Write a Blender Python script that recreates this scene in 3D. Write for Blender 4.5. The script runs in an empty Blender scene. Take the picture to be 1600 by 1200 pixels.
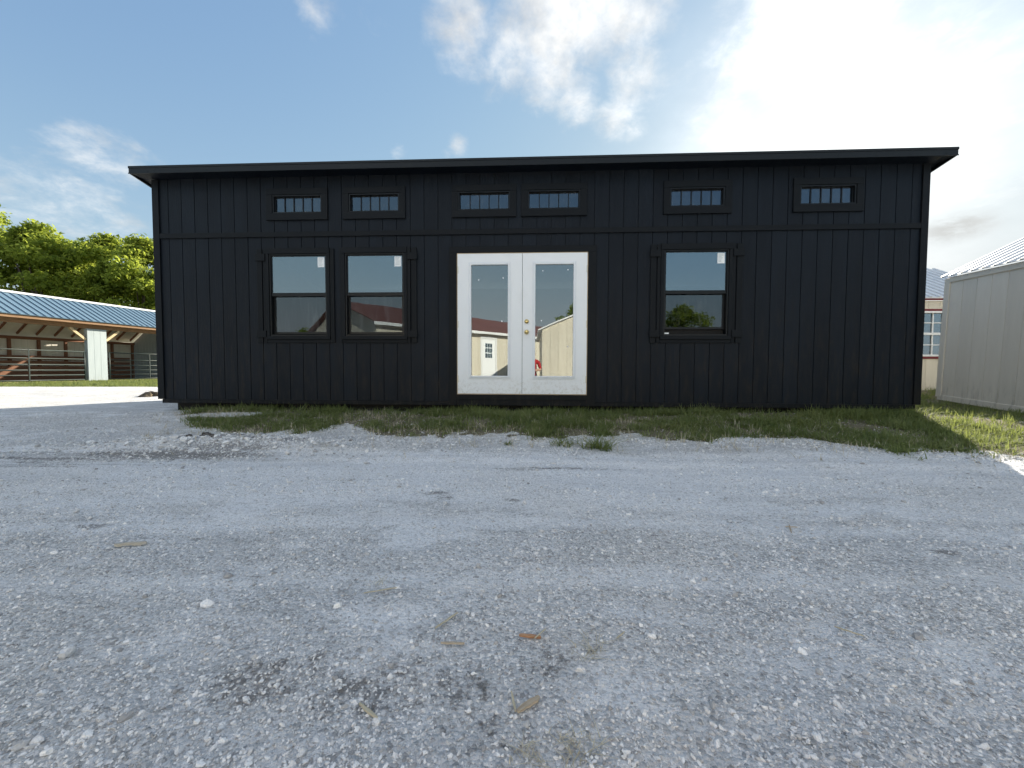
import bpy, bmesh, math, random
import numpy as np
from mathutils import Vector, Matrix, Euler
R = math.radians
random.seed(7); rng = np.random.default_rng(11)
scene = bpy.context.scene
COL = scene.collection

# ------------------------------------------------------------------ camera
CAM_H = 0.72
cam_d = bpy.data.cameras.new('camera'); cam = bpy.data.objects.new('camera', cam_d); COL.objects.link(cam)
cam.location = (0, 0, CAM_H); cam.rotation_euler = (R(90 - 2.15), 0, 0)
cam_d.sensor_width = 36; cam_d.lens = 13.5; cam_d.clip_start = 0.01; cam_d.clip_end = 3000
scene.camera = cam
TILT = R(2.15)
def pix_dir(x, y):                       # direction of a point of the photographed sky (photo is 1600 x 1200)
    d = Vector(((x - 800) / 600, 1, -(y - 600) / 600))
    return (Matrix.Rotation(-TILT, 3, 'X') @ d).normalized()

# ------------------------------------------------------------------ world, sun, exposure
SUN_EL, SUN_AZ = 23.6, 38.0              # azimuth to the right of the viewing direction (+Y)
SUN = Vector((math.sin(R(SUN_AZ)) * math.cos(R(SUN_EL)), math.cos(R(SUN_AZ)) * math.cos(R(SUN_EL)), math.sin(R(SUN_EL))))
class NT:
    def __init__(s, tree): s.t = tree; s.n = tree.nodes; s.l = tree.links
    def new(s, typ, **kw):
        n = s.n.new(typ)
        for k, v in kw.items(): setattr(n, k, v)
        return n
    def put(s, sock, v):
        if hasattr(v, 'is_output') or isinstance(v, bpy.types.NodeSocket): s.l.new(v, sock)
        else: sock.default_value = v
    def math(s, op, a, b=0.0, clamp=False):
        n = s.new('ShaderNodeMath', operation=op, use_clamp=clamp); s.put(n.inputs[0], a); s.put(n.inputs[1], b); return n.outputs[0]
    def vmath(s, op, a, b=None, scale=None):
        n = s.new('ShaderNodeVectorMath', operation=op); s.put(n.inputs[0], a)
        if b is not None: s.put(n.inputs[1], b)
        if scale is not None: s.put(n.inputs['Scale'], scale)
        return n.outputs['Value'] if op in ('DOT_PRODUCT', 'LENGTH', 'DISTANCE') else n.outputs['Vector']
    def noise(s, vec, scale, detail=4, rough=.55, lac=2.0, dist=0.0, out='Fac'):
        n = s.new('ShaderNodeTexNoise'); 
        if vec is not None: s.put(n.inputs['Vector'], vec)
        n.inputs['Scale'].default_value = scale; n.inputs['Detail'].default_value = detail
        n.inputs['Roughness'].default_value = rough; n.inputs['Lacunarity'].default_value = lac; n.inputs['Distortion'].default_value = dist
        return n.outputs[out]
    def maprange(s, v, a, b, c=0.0, d=1.0, smooth=True):
        n = s.new('ShaderNodeMapRange', interpolation_type='SMOOTHSTEP' if smooth else 'LINEAR')
        s.put(n.inputs[0], v); 
        for i, q in enumerate((a, b, c, d)): s.put(n.inputs[1 + i], q)
        return n.outputs[0]
    def mix(s, f, a, b, mode='MIX'):
        n = s.new('ShaderNodeMix', data_type='RGBA', blend_type=mode); s.put(n.inputs[0], f)
        s.put(n.inputs[6], a if not isinstance(a, tuple) else (*a, 1)[:4]); s.put(n.inputs[7], b if not isinstance(b, tuple) else (*b, 1)[:4])
        return n.outputs[2]
    def mapping(s, vec, scale=(1, 1, 1), loc=(0, 0, 0), rot=(0, 0, 0)):
        n = s.new('ShaderNodeMapping'); s.put(n.inputs[0], vec)
        n.inputs['Scale'].default_value = scale; n.inputs['Location'].default_value = loc; n.inputs['Rotation'].default_value = rot
        return n.outputs[0]
    def bump(s, h, strength=.5, dist=.01, normal=None):
        n = s.new('ShaderNodeBump'); s.put(n.inputs['Height'], h); n.inputs['Strength'].default_value = strength; n.inputs['Distance'].default_value = dist
        if normal is not None: s.put(n.inputs['Normal'], normal)
        return n.outputs[0]

world = bpy.data.worlds.new('World'); scene.world = world; world.use_nodes = True; world.cycles.sampling_method = 'MANUAL'; world.cycles.sample_map_resolution = 512
w = NT(world.node_tree); w.n.clear()
out = w.new('ShaderNodeOutputWorld'); bg = w.new('ShaderNodeBackground'); w.l.new(bg.outputs[0], out.inputs[0])
bg.inputs['Strength'].default_value = 0.095
sky = w.new('ShaderNodeTexSky', sky_type='NISHITA'); sky.sun_disc = False
sky.sun_elevation = R(SUN_EL); sky.sun_rotation = R(SUN_AZ); sky.air_density = 1.0; sky.dust_density = 0.12; sky.ozone_density = 1.5
co = w.new('ShaderNodeTexCoord').outputs['Generated']
sep = w.new('ShaderNodeSeparateXYZ'); w.l.new(co, sep.inputs[0])
zz = w.math('MAXIMUM', sep.outputs[2], 0.0)
den = w.math('ADD', zz, 0.30)
comb = w.new('ShaderNodeCombineXYZ'); w.l.new(w.math('DIVIDE', sep.outputs[0], den), comb.inputs[0]); w.l.new(w.math('DIVIDE', sep.outputs[1], den), comb.inputs[1])
plane = comb.outputs[0]
nbig = w.noise(plane, 2.3, 8, .60, dist=.5)
nfine = w.noise(plane, 7.0, 8, .62, dist=.3)
nn = w.math('ADD', w.math('ADD', w.math('MULTIPLY', nbig, .48), w.math('MULTIPLY', nfine, .34)), w.math('MULTIPLY', w.noise(plane, 19.0, 6, .65, dist=.4), .18))
LOBES = [(735, 30, .16, .8), (800, 60, .17, .9), (860, 20, .22, 1), (950, 15, .22, 1), (1010, 20, .14, .8), (865, 115, .15, .9), (905, 150, .13, .9), (985, 115, .14, .95), (955, 185, .11, .9), (990, 205, .07, .7),
         (1215, 20, .22, 1), (1285, 30, .22, 1), (1190, 90, .14, .8), (1130, 165, .14, .6), (1070, 50, .06, .45), (1090, 190, .10, .5), (1370, 100, .22, .5), (1500, 190, .26, .5), (1560, 90, .16, .45),
         (150, 245, .13, .65), (205, 255, .10, .62), (95, 225, .07, .5), (20, 295, .12, .6), (130, 315, .16, .6), (60, 345, .17, .6), (190, 350, .13, .55),
         (716, 224, .055, .85), (622, 238, .04, .55), (500, 0, .12, .6), (580, 15, .09, .55), (590, 120, .07, .35), (700, 240, .04, .5)]
acc = None
for (px, py, r_, s_) in LOBES:
    d = pix_dir(px, py)
    v = w.math('MULTIPLY', w.maprange(w.vmath('DISTANCE', co, tuple(d)), 0.0, r_, 1.0, 0.0), s_)
    acc = v if acc is None else w.math('MAXIMUM', acc, v)
fill_cloud = w.maprange(w.noise(plane, 1.5, 2, .5), .38, .56, 0.0, 1.0)      # cloud added out of view, overhead and behind, to light the shaded ground
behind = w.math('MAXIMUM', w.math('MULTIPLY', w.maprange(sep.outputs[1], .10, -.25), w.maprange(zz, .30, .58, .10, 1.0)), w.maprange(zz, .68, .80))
field = w.math('MAXIMUM', acc, w.math('MULTIPLY', fill_cloud, behind))
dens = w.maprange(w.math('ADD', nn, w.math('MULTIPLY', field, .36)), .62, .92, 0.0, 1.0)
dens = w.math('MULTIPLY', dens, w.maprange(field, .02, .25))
cs = w.vmath('DOT_PRODUCT', co, tuple(SUN)); cs0 = w.math('MAXIMUM', cs, 0.0)
wide = w.math('POWER', cs0, 11.0); tight = w.math('POWER', cs0, 36.0)
thick = w.maprange(w.noise(plane, 5.0, 5, .6), .35, .70, 1.0, .60)
cl = w.math('MULTIPLY', w.math('ADD', w.maprange(cs, .15, -.45, 2.0, 9.0), w.math('MULTIPLY', wide, .55)), thick)  # unseen cloud opposite the sun boosted as extra fill light
cl_rgb = w.vmath('SCALE', (1.0, .99, .965), scale=cl)
def knee(c, L):
    n = w.new('ShaderNodeSeparateXYZ'); w.l.new(c, n.inputs[0]); q = w.new('ShaderNodeCombineXYZ')
    for i in range(3): w.l.new(w.math('MULTIPLY', w.math('SUBTRACT', 1.0, w.math('EXPONENT', w.math('MULTIPLY', n.outputs[i], -1.0 / L))), L), q.inputs[i])
    return q.outputs[0]
base = w.vmath('SCALE', knee(w.mix(1.0, sky.outputs[0], (.72, .84, 1.12), 'MULTIPLY'), 1.85), scale=.76)
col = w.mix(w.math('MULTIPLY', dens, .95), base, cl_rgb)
veil = w.math('ADD', w.math('MULTIPLY', wide, .10), w.math('MULTIPLY', tight, 1.15))   # bright thin cloud round the sun
veil = w.math('MULTIPLY', veil, w.maprange(w.noise(plane, 1.9, 6, .6), .30, .70, .65, 1.25))
col = w.mix(1.0, col, w.vmath('SCALE', (1.0, .97, .90), scale=veil), 'ADD')
puff = w.maprange(w.vmath('DISTANCE', w.vmath('MULTIPLY', co, (1, 1, 2.0)), tuple(Vector(pix_dir(1495, 356)) * Vector((1, 1, 2.0)))), .012, .062, 1.0, 0.0)
puff = w.math('MULTIPLY', puff, w.maprange(nfine, .35, .6))
col = w.mix(w.math('MULTIPLY', puff, .95), col, (1.2, 1.22, 1.2))
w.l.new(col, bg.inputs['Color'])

sun_d = bpy.data.lights.new('sun', 'SUN'); sun_d.energy = 2.0; sun_d.angle = R(0.53); sun_d.color = (1.0, .90, .74)
sun = bpy.data.objects.new('sun', sun_d); COL.objects.link(sun); sun.location = SUN * 50
sun.rotation_euler = (-SUN).to_track_quat('-Z', 'Y').to_euler()
vs = scene.view_settings; vs.view_transform = 'Standard'; vs.look = 'None'; vs.gamma = 1; vs.use_curve_mapping = False; vs.exposure = 2.58
scene.render.engine = 'CYCLES'; scene.cycles.use_denoising = True
scene.cycles.max_bounces = 7; scene.cycles.transparent_max_bounces = 12; scene.cycles.sample_clamp_indirect = 6

# ------------------------------------------------------------------ helpers
class MB:
    """collects boxes, prisms and tubes, then links them as one mesh object"""
    def __init__(s, M=None): s.v = []; s.f = []; s.M = M
    def add(s, vs_, fs):
        o = len(s.v); s.v += [tuple(q) for q in vs_]; s.f += [tuple(i + o for i in q) for q in fs]; return s
    def box(s, x0, x1, y0, y1, z0, z1):
        return s.add([(x, y, z) for x in (x0, x1) for y in (y0, y1) for z in (z0, z1)],
                     [(0, 1, 3, 2), (4, 6, 7, 5), (0, 4, 5, 1), (2, 3, 7, 6), (0, 2, 6, 4), (1, 5, 7, 3)])
    def cbox(s, x0, x1, y0, y1, z0, z1, b=.003):
        lo = (x0, y0, z0); hi = (x1, y1, z1); vs_ = []; idx = {}
        for sx in (0, 1):
            for sy in (0, 1):
                for sz in (0, 1):
                    c = [hi[k] if q else lo[k] for k, q in enumerate((sx, sy, sz))]; n = [-b if q else b for q in (sx, sy, sz)]
                    for a in range(3):
                        p = [c[k] + (n[k] if k != a else 0) for k in range(3)]; idx[(sx, sy, sz, a)] = len(vs_); vs_.append(p)
        fs = []
        for a in range(3):
            o = [k for k in range(3) if k != a]
            for q in (0, 1):
                loop = []
                for (i, j) in ((0, 0), (1, 0), (1, 1), (0, 1)):
                    k = [0, 0, 0]; k[a] = q; k[o[0]] = i; k[o[1]] = j; loop.append(idx[(*k, a)])
                fs.append(loop)
            for i in (0, 1):
                for j in (0, 1):
                    k0 = [0, 0, 0]; k0[o[0]] = i; k0[o[1]] = j; k1 = k0[:]; k1[a] = 1
                    fs.append([idx[(*k0, o[0])], idx[(*k1, o[0])], idx[(*k1, o[1])], idx[(*k0, o[1])]])
        for sx in (0, 1):
            for sy in (0, 1):
                for sz in (0, 1): fs.append([idx[(sx, sy, sz, a)] for a in range(3)])
        return s.add(vs_, fs)
    def bar(s, p, q, w_, h_, up=(0, 0, 1)):
        p = Vector(p); q = Vector(q); d = (q - p).normalized(); u = Vector(up); sd = d.cross(u).normalized() * w_ / 2; u = sd.cross(d).normalized() * h_ / 2
        return s.add([p - sd - u, p + sd - u, p + sd + u, p - sd + u, q - sd - u, q + sd - u, q + sd + u, q - sd + u],
                     [(0, 3, 2, 1), (4, 5, 6, 7), (0, 1, 5, 4), (1, 2, 6, 5), (2, 3, 7, 6), (3, 0, 4, 7)])
    def tube(s, pts, rads, n=8, caps=True):
        pts = [Vector(p) for p in pts]; rings = []
        for i, p in enumerate(pts):
            d = (pts[min(i + 1, len(pts) - 1)] - pts[max(i - 1, 0)]).normalized()
            a = d.cross(Vector((0, 0, 1)) if abs(d.z) < .9 else Vector((1, 0, 0))).normalized(); b = d.cross(a)
            r = rads[i] if hasattr(rads, '__len__') else rads
            rings.append([p + (a * math.cos(6.28318 * k / n) + b * math.sin(6.28318 * k / n)) * r for k in range(n)])
        o = [v for r in rings for v in r]; fs = []
        for i in range(len(pts) - 1):
            for k in range(n): fs.append((i * n + k, i * n + (k + 1) % n, (i + 1) * n + (k + 1) % n, (i + 1) * n + k))
        if caps: fs.append(tuple(range(n))[::-1]); fs.append(tuple((len(pts) - 1) * n + k for k in range(n)))
        return s.add(o, fs)
    def quadslab(s, a, b, c, d, t):
        a, b, c, d = map(Vector, (a, b, c, d)); n = (b - a).cross(d - a).normalized() * t
        return s.add([a, b, c, d, a - n, b - n, c - n, d - n], [(0, 1, 2, 3), (7, 6, 5, 4), (0, 4, 5, 1), (1, 5, 6, 2), (2, 6, 7, 3), (3, 7, 4, 0)])
    def mesh(s, name):
        m = bpy.data.meshes.new(name); vv = s.v if s.M is None else [tuple(s.M @ Vector(q)) for q in s.v]
        m.from_pydata(vv, [], s.f); m.update(); return m
    def build(s, name, mat, parent=None, smooth=False):
        return link(name, s.mesh(name), mat, parent, smooth)
def link(name, me, mat, parent=None, smooth=False):
    if mat is not None and not me.materials: me.materials.append(mat)
    if smooth: me.polygons.foreach_set('use_smooth', [True] * len(me.polygons))
    o = bpy.data.objects.new(name, me); COL.objects.link(o); o.parent = parent; return o
def tag(o, label=None, cat=None, group=None, kind=None):
    if label: o['label'] = label
    if cat: o['category'] = cat
    if group: o['group'] = group
    if kind: o['kind'] = kind
    return o
def empty(name, loc, rot=(0, 0, 0)):
    o = bpy.data.objects.new(name, None); COL.objects.link(o); o.location = loc; o.rotation_euler = rot; o.empty_display_size = .3; return o
def np_mesh(name, V, F, mat, parent=None, uv=None, smooth=False):
    """V (n,3) array, F (m,k) array of equal-sized faces"""
    me = bpy.data.meshes.new(name); n, k = F.shape
    me.vertices.add(len(V)); me.vertices.foreach_set('co', np.ascontiguousarray(V, dtype=np.float32).ravel())
    me.loops.add(n * k); me.loops.foreach_set('vertex_index', np.ascontiguousarray(F, dtype=np.int32).ravel())
    me.polygons.add(n); me.polygons.foreach_set('loop_start', np.arange(0, n * k, k, dtype=np.int32))
    me.polygons.foreach_set('loop_total', np.full(n, k, dtype=np.int32)); me.update(calc_edges=True)
    return link(name, me, mat, parent, smooth)
def vnoise(x, y, seed=0):
    """smooth value noise on numpy arrays, 0..1"""
    xi = np.floor(x).astype(np.int64); yi = np.floor(y).astype(np.int64); fx = x - xi; fy = y - yi
    fx = fx * fx * (3 - 2 * fx); fy = fy * fy * (3 - 2 * fy)
    def h(a, b):
        n = (a * 374761393 + b * 668265263 + seed * 1442695041) & 0xffffffff
        n = ((n ^ (n >> 13)) * 1274126177) & 0xffffffff; n = n ^ (n >> 16); return (n & 0xffff) / 65535.0
    return (h(xi, yi) * (1 - fx) + h(xi + 1, yi) * fx) * (1 - fy) + (h(xi, yi + 1) * (1 - fx) + h(xi + 1, yi + 1) * fx) * fy
def fbm(x, y, seed=0, o=4):
    s = 0; a = .5; t = 0
    for k in range(o): s = s + a * vnoise(x * 2 ** k, y * 2 ** k, seed + k); t += a; a *= .55
    return s / t
def sstep(a, b, x):
    t = np.clip((x - a) / (b - a), 0, 1); return t * t * (3 - 2 * t)

# ------------------------------------------------------------------ materials
def material(name, color, rough=.6, fn=None, spec=.4, metal=0.0):
    m = bpy.data.materials.new(name); m.use_nodes = True; t = NT(m.node_tree)
    b = t.n['Principled BSDF']; b.inputs['Base Color'].default_value = (*color, 1); b.inputs['Roughness'].default_value = rough
    b.inputs['Specular IOR Level'].default_value = spec; b.inputs['Metallic'].default_value = metal
    if fn: fn(t, b)
    return m
def obj_co(t): return t.new('ShaderNodeTexCoord').outputs['Object']
def world_co(t): return t.new('ShaderNodeNewGeometry').outputs['Position']
def rnd(t): return t.new('ShaderNodeObjectInfo').outputs['Random']

def painted(c, c2, grain=18.0, bump=.35, dist=.004, streak=.5, vertical=True, dirt=None, dirt_h=.7, vary=.18):
    """painted embossed wood siding: grain relief, slow tone changes, splashed dirt low on the wall"""
    def fn(t, b):
        co = obj_co(t); sc = (grain, grain, grain * .07) if vertical else (grain * .07, grain, grain)
        seed = t.vmath('ADD', co, t.vmath('SCALE', (7.3, 3.1, 5.7), scale=rnd(t)))
        g = t.noise(t.mapping(seed, sc), 3.0, 6, .7, dist=1.2)
        fine = t.noise(co, 130, 3, .6)
        slow = t.noise(t.mapping(seed, (3, 3, .5) if vertical else (.5, 3, 3)), 1.6, 4, .6)
        f = t.math('ADD', t.math('MULTIPLY', g, streak), t.math('MULTIPLY', slow, 1 - streak))
        colr = t.mix(t.maprange(f, .3, .72), c, c2)
        colr = t.mix(t.math('MULTIPLY', rnd(t), vary), colr, tuple(q * .55 for q in c))
        if dirt:
            wp = t.new('ShaderNodeSeparateXYZ'); t.l.new(world_co(t), wp.inputs[0])
            lo = t.maprange(wp.outputs[2], .15, .15 + dirt_h, 1.0, 0.0)
            dn = t.maprange(t.noise(t.mapping(co, (2.4, 1, .45)), 6, 7, .72), .44, .74)
            colr = t.mix(t.math('MULTIPLY', t.math('MULTIPLY', lo, dn), .8), colr, dirt)
        t.l.new(colr, b.inputs['Base Color'])
        t.l.new(t.bump(t.math('ADD', t.math('MULTIPLY', g, .8), t.math('MULTIPLY', fine, .25)), bump, dist), b.inputs['Normal'])
        t.l.new(t.maprange(g, .3, .7, b.inputs['Roughness'].default_value - .08, b.inputs['Roughness'].default_value + .1), b.inputs['Roughness'])
    return fn
MT = {}
MT['black'] = material('black_siding_paint', (.03, .03, .03), .5, painted((.0024, .0046, .0086), (.0078, .0128, .0205), 16, .8, .006, .55, dirt=(.026, .021, .016), dirt_h=2.2, vary=.4), spec=.20)
MT['black_trim'] = material('black_trim_paint', (.03, .03, .03), .5, painted((.0038, .0052, .0072), (.0090, .0108, .0130), 14, .6, .004, .7, vertical=False, dirt=(.04, .034, .028), dirt_h=.3), spec=.16)
MT['black_trim_v'] = material('black_upright_trim_paint', (.03, .03, .03), .5, painted((.0038, .0052, .0072), (.0090, .0108, .0130), 14, .6, .004, .7, dirt=(.020, .017, .014), dirt_h=.6), spec=.16)
MT['black_metal'] = material('black_roof_metal', (.005, .007, .009), .45, lambda t, b: t.l.new(t.bump(t.noise(t.mapping(obj_co(t), (.6, 8, 8)), 3, 3), .25, .004), b.inputs['Normal']), spec=.3)
MT['vinyl'] = material('black_window_vinyl', (.006, .0065, .0075), .35, spec=.35)
MT['soffit'] = material('bare_soffit_board', (.30, .27, .23), .8)
MT['side_soffit'] = material('weathered_soffit_board', (.09, .085, .08), .8)
MT['dark_room'] = material('interior_plywood', (.16, .11, .07), .85)
MT['timber_dark'] = material('treated_skid_timber', (.014, .013, .012), .9, lambda t, b: t.l.new(t.bump(t.noise(t.mapping(obj_co(t), (2, 20, 20)), 4, 4), .6, .01), b.inputs['Normal']))
def white_fn(t, b):
    co = obj_co(t); n = t.maprange(t.noise(co, 90, 3, .7), .58, .75); s = t.maprange(t.noise(t.mapping(co, (1, 1, .6)), 4, 5, .65), .5, .8)
    c = t.mix(t.math('MULTIPLY', n, .25), (.85, .865, .875), (.62, .61, .58)); c = t.mix(t.math('MULTIPLY', s, .25), c, (.70, .69, .66))
    wz = t.new('ShaderNodeSeparateXYZ'); t.l.new(world_co(t), wz.inputs[0])
    c = t.mix(t.math('MULTIPLY', t.math('MULTIPLY', t.maprange(wz.outputs[2], .36, .72, 1.0, 0.0), t.maprange(t.noise(co, 26, 6, .75), .45, .70)), .55), c, (.45, .41, .34))
    t.l.new(c, b.inputs['Base Color']); t.l.new(t.bump(t.noise(co, 260, 2), .12, .002), b.inputs['Normal'])
MT['white'] = material('white_door_paint', (.8, .81, .81), .42, white_fn, spec=.45)
MT['white_plastic'] = material('white_glazing_bead', (.80, .82, .84), .35)
MT['tan_wood'] = material('bare_jamb_wood', (.55, .42, .27), .7)
MT['brass'] = material('polished_brass', (.78, .60, .27), .22, metal=1.0)
MT['hinge'] = material('brushed_hinge_steel', (.62, .58, .48), .4, metal=.8)
MT['paper'] = material('window_sticker_paper', (.86, .88, .88), .6)
MT['print'] = material('sticker_grey_print', (.50, .54, .55), .6)
MT['gasket'] = material('black_gasket', (.01, .01, .01), .7)

def glass(name, refl, dust=.0, rough=0.0, tint=(.93, .96, .97), streaks=False, thru=(.5, .55, .55)):
    m = bpy.data.materials.new(name); m.use_nodes = True; t = NT(m.node_tree); t.n.clear()
    o = t.new('ShaderNodeOutputMaterial'); g = t.new('ShaderNodeBsdfGlossy'); g.inputs['Color'].default_value = (*tint, 1); g.inputs['Roughness'].default_value = rough
    tr = t.new('ShaderNodeBsdfTransparent'); tr.inputs['Color'].default_value = (*thru, 1)
    lw = t.new('ShaderNodeLayerWeight'); lw.inputs['Blend'].default_value = .25
    co = obj_co(t)
    t.l.new(t.bump(t.noise(co, 2.6, 2, .4), .12, .003), g.inputs['Normal'])
    mx = t.new('ShaderNodeMixShader'); t.l.new(t.math('ADD', refl, t.math('MULTIPLY', lw.outputs['Fresnel'], 1 - refl), True), mx.inputs[0])
    t.l.new(tr.outputs[0], mx.inputs[1]); t.l.new(g.outputs[0], mx.inputs[2])
    d = t.new('ShaderNodeBsdfDiffuse'); d.inputs['Color'].default_value = (.55, .57, .58, 1); mx2 = t.new('ShaderNodeMixShader')
    if streaks: f = t.math('MULTIPLY', t.maprange(t.noise(t.mapping(co, (9, 9, 1.3), rot=(0, .18, 0)), 1.6, 5, .6, dist=1.2), .42, .75), dust)
    else: f = t.math('MULTIPLY', t.maprange(t.noise(co, 6, 4, .7), .35, .8), dust)
    t.l.new(f, mx2.inputs[0]); t.l.new(mx.outputs[0], mx2.inputs[1]); t.l.new(d.outputs[0], mx2.inputs[2]); t.l.new(mx2.outputs[0], o.inputs[0])
    return m
MT['glass'] = glass('upper_sash_glass', .24, .015, tint=(.76, .90, 1.0))
MT['glass_low'] = glass('screened_lower_glass', .075, .06, .012, tint=(.82, .92, 1.0), streaks=True)
MT['glass_door'] = glass('door_glass', .24, .02, tint=(.90, .95, .98))
MT['glass_transom'] = glass('transom_glass', .10, .03, .02, tint=(.72, .84, 1.0))

MT['beige_shade'] = material('greige_siding_paint', (.5, .48, .44), .6, painted((.79, .74, .65), (.86, .81, .72), 10, .6, .004, .4, dirt=(.46, .43, .38), dirt_h=.5))
MT['cream'] = material('cream_siding_paint', (.66, .61, .50), .6, painted((.60, .555, .45), (.70, .65, .54), 10, .4, .004, .4, dirt=(.35, .30, .22), dirt_h=.5))
MT['redtrim'] = material('dark_red_trim_paint', (.16, .018, .022), .5)
MT['galv'] = material('galvanised_roof_metal', (.72, .74, .76), .45, lambda t, b: t.l.new(t.mix(t.noise(obj_co(t), 3, 4), (.62, .64, .67), (.76, .78, .80)), b.inputs['Base Color']), metal=.15)
MT['bluemetal'] = material('blue_roof_metal', (.10, .22, .36), .42, lambda t, b: t.l.new(t.mix(t.noise(obj_co(t), 1.3, 4), (.115, .19, .26), (.165, .25, .325)), b.inputs['Base Color']), metal=.15)
MT['whitemetal'] = material('white_metal_trim', (.75, .76, .76), .45)
MT['redmetal'] = material('red_brown_roof_metal', (.21, .055, .035), .5, lambda t, b: t.l.new(t.mix(t.noise(obj_co(t), 1.1, 4), (.13, .048, .034), (.18, .068, .048)), b.inputs['Base Color']))
MT['paleblue'] = material('pale_blue_siding_paint', (.42, .55, .58), .6, painted((.36, .43, .455), (.44, .51, .535), 10, .4, .004, .4, dirt=(.25, .25, .2), dirt_h=.4))
def wood_fn(c1, c2, axis=(1.0, 12, 12)):
    def fn(t, b):
        co = obj_co(t); g = t.noise(t.mapping(t.vmath('ADD', co, t.vmath('SCALE', (5, 3, 2), scale=rnd(t))), axis), 2.5, 5, .65, dist=.8)
        t.l.new(t.mix(t.maprange(g, .3, .7), c1, c2), b.inputs['Base Color']); t.l.new(t.bump(g, .4, .005), b.inputs['Normal'])
    return fn
MT['lumber'] = material('sawn_lumber', (.42, .25, .12), .75, wood_fn((.20, .115, .06), (.33, .20, .11)))
MT['lumber_pale'] = material('pale_brace_lumber', (.58, .45, .27), .75, wood_fn((.52, .40, .23), (.64, .51, .32)))
MT['lumber_red'] = material('red_brown_stall_board', (.23, .09, .045), .75, wood_fn((.15, .07, .04), (.27, .13, .075)))
MT['whitewall'] = material('white_liner_panel', (.66, .66, .62), .55, painted((.70, .68, .60), (.80, .78, .70), 6, .2, .003, .3, dirt=(.35, .3, .22), dirt_h=.8))
MT['gate_paint'] = material('dark_green_gate_paint', (.022, .038, .036), .5)
MT['bark'] = material('tree_bark', (.10, .08, .06), .9, lambda t, b: t.l.new(t.bump(t.noise(t.mapping(obj_co(t), (6, 6, 1)), 2, 4), .8, .05), b.inputs['Normal']))

def leaf_mat(name, c1, c2, trans=.45, tc=(.30, .42, .05)):
    m = bpy.data.materials.new(name); m.use_nodes = True; t = NT(m.node_tree); b = t.n['Principled BSDF']; o = t.n['Material Output']
    r1 = t.noise(world_co(t), .9, 3, .6); r2 = t.noise(world_co(t), 9, 2, .6)
    f = t.maprange(t.math('ADD', t.math('MULTIPLY', r1, .5), t.math('MULTIPLY', r2, .5)), .32, .68)
    t.l.new(t.mix(f, c1, c2), b.inputs['Base Color']); b.inputs['Roughness'].default_value = .7; b.inputs['Specular IOR Level'].default_value = .12
    tl = t.new('ShaderNodeBsdfTranslucent'); tl.inputs['Color'].default_value = (*tc, 1)
    mx = t.new('ShaderNodeMixShader'); mx.inputs[0].default_value = trans
    t.l.new(b.outputs[0], mx.inputs[1]); t.l.new(tl.outputs[0], mx.inputs[2]); t.l.new(mx.outputs[0], o.inputs[0]); return m
MT['leaf'] = leaf_mat('tree_leaf', (.075, .115, .020), (.20, .25, .045), .52, (.44, .52, .08))
MT['grass'] = leaf_mat('grass_blade', (.085, .125, .045), (.22, .245, .11), .35, (.34, .40, .11))
MT['grass_dry'] = material('dry_straw', (.42, .33, .17), .8, wood_fn((.36, .31, .21), (.60, .55, .42)))
MT['chip'] = material('weathered_wood_chip', (.36, .27, .17), .8, wood_fn((.34, .27, .19), (.54, .46, .35), (1.0, 60, 60)))
MT['chip_red'] = material('orange_bark_chip', (.40, .22, .12), .8, wood_fn((.32, .16, .08), (.48, .28, .16), (1.0, 60, 60)))

# ------------------------------------------------------------------ ground
BARN_A = np.array([-18.7, 14.0]); BARN_E = np.array([.184, .983])
GRASS_X = [-5.4, -4.75, -4.5, -3.9, -3.3, -2.8, -2.32, -2.15, -1.83, -1.5, -1.24, -.8, -.28, .1, .45, .9, 1.37, 1.95, 2.5, 3.01, 3.3, 3.9, 4.4, 5.5, 8, 14, 40]
GRASS_Y = [6.6, 5.6, 5.15, 4.6, 4.15, 4.05, 4.25, 4.72, 4.60, 4.25, 4.08, 4.12, 4.16, 4.05, 3.92, 4.1, 4.06, 3.78, 3.86, 3.80, 3.52, 3.32, 3.15, 2.95, 2.6, 2.0, 0]
def cabin_front(x): return 5.83 - .0487 * (x + 5.337)
def grass_mask(x, y):
    edge = np.interp(x, GRASS_X, GRASS_Y) + (fbm(x * 2.3, y * 2.3, 5) - .5) * .75 + (fbm(x * 9, y * 9, 6) - .5) * .45
    m = sstep(-.05, .12, y - edge) * (x > -5.5)
    left_end = sstep(-5.35, -4.9, x); m = m * np.where(y > 5.2, left_end, 1)
    bare = np.exp(-(((x + 3.95) / .52) ** 2 + ((y - 5.30) / .26) ** 2) ** 2); m = m * (1 - bare)
    m = m * np.where((x < -4.9), 0, 1)
    m = np.where((x < 5.4) & (y > cabin_front(x) + .1), np.where(y > 11, 1, 0) * 0, m)
    # strip before the open barn, and the field beyond
    rx = x - BARN_A[0]; ry = y - BARN_A[1]; d = rx * BARN_E[1] - ry * BARN_E[0]
    strip = np.maximum(sstep(1.5, 1.0, d + (fbm(x * 1.7, y * 1.7, 9) - .5) * .7) * (y > 6), sstep(11.3, 12.0, y + (fbm(x * .9, y * .9, 9) - .5) * 1.2) * (x < -5))
    m = np.maximum(m, np.where((y > 24) | (y < -22) | (x > 22) | (x < -24), 1.0, 0.0))
    return np.clip(np.maximum(m, strip), 0, 1)
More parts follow.
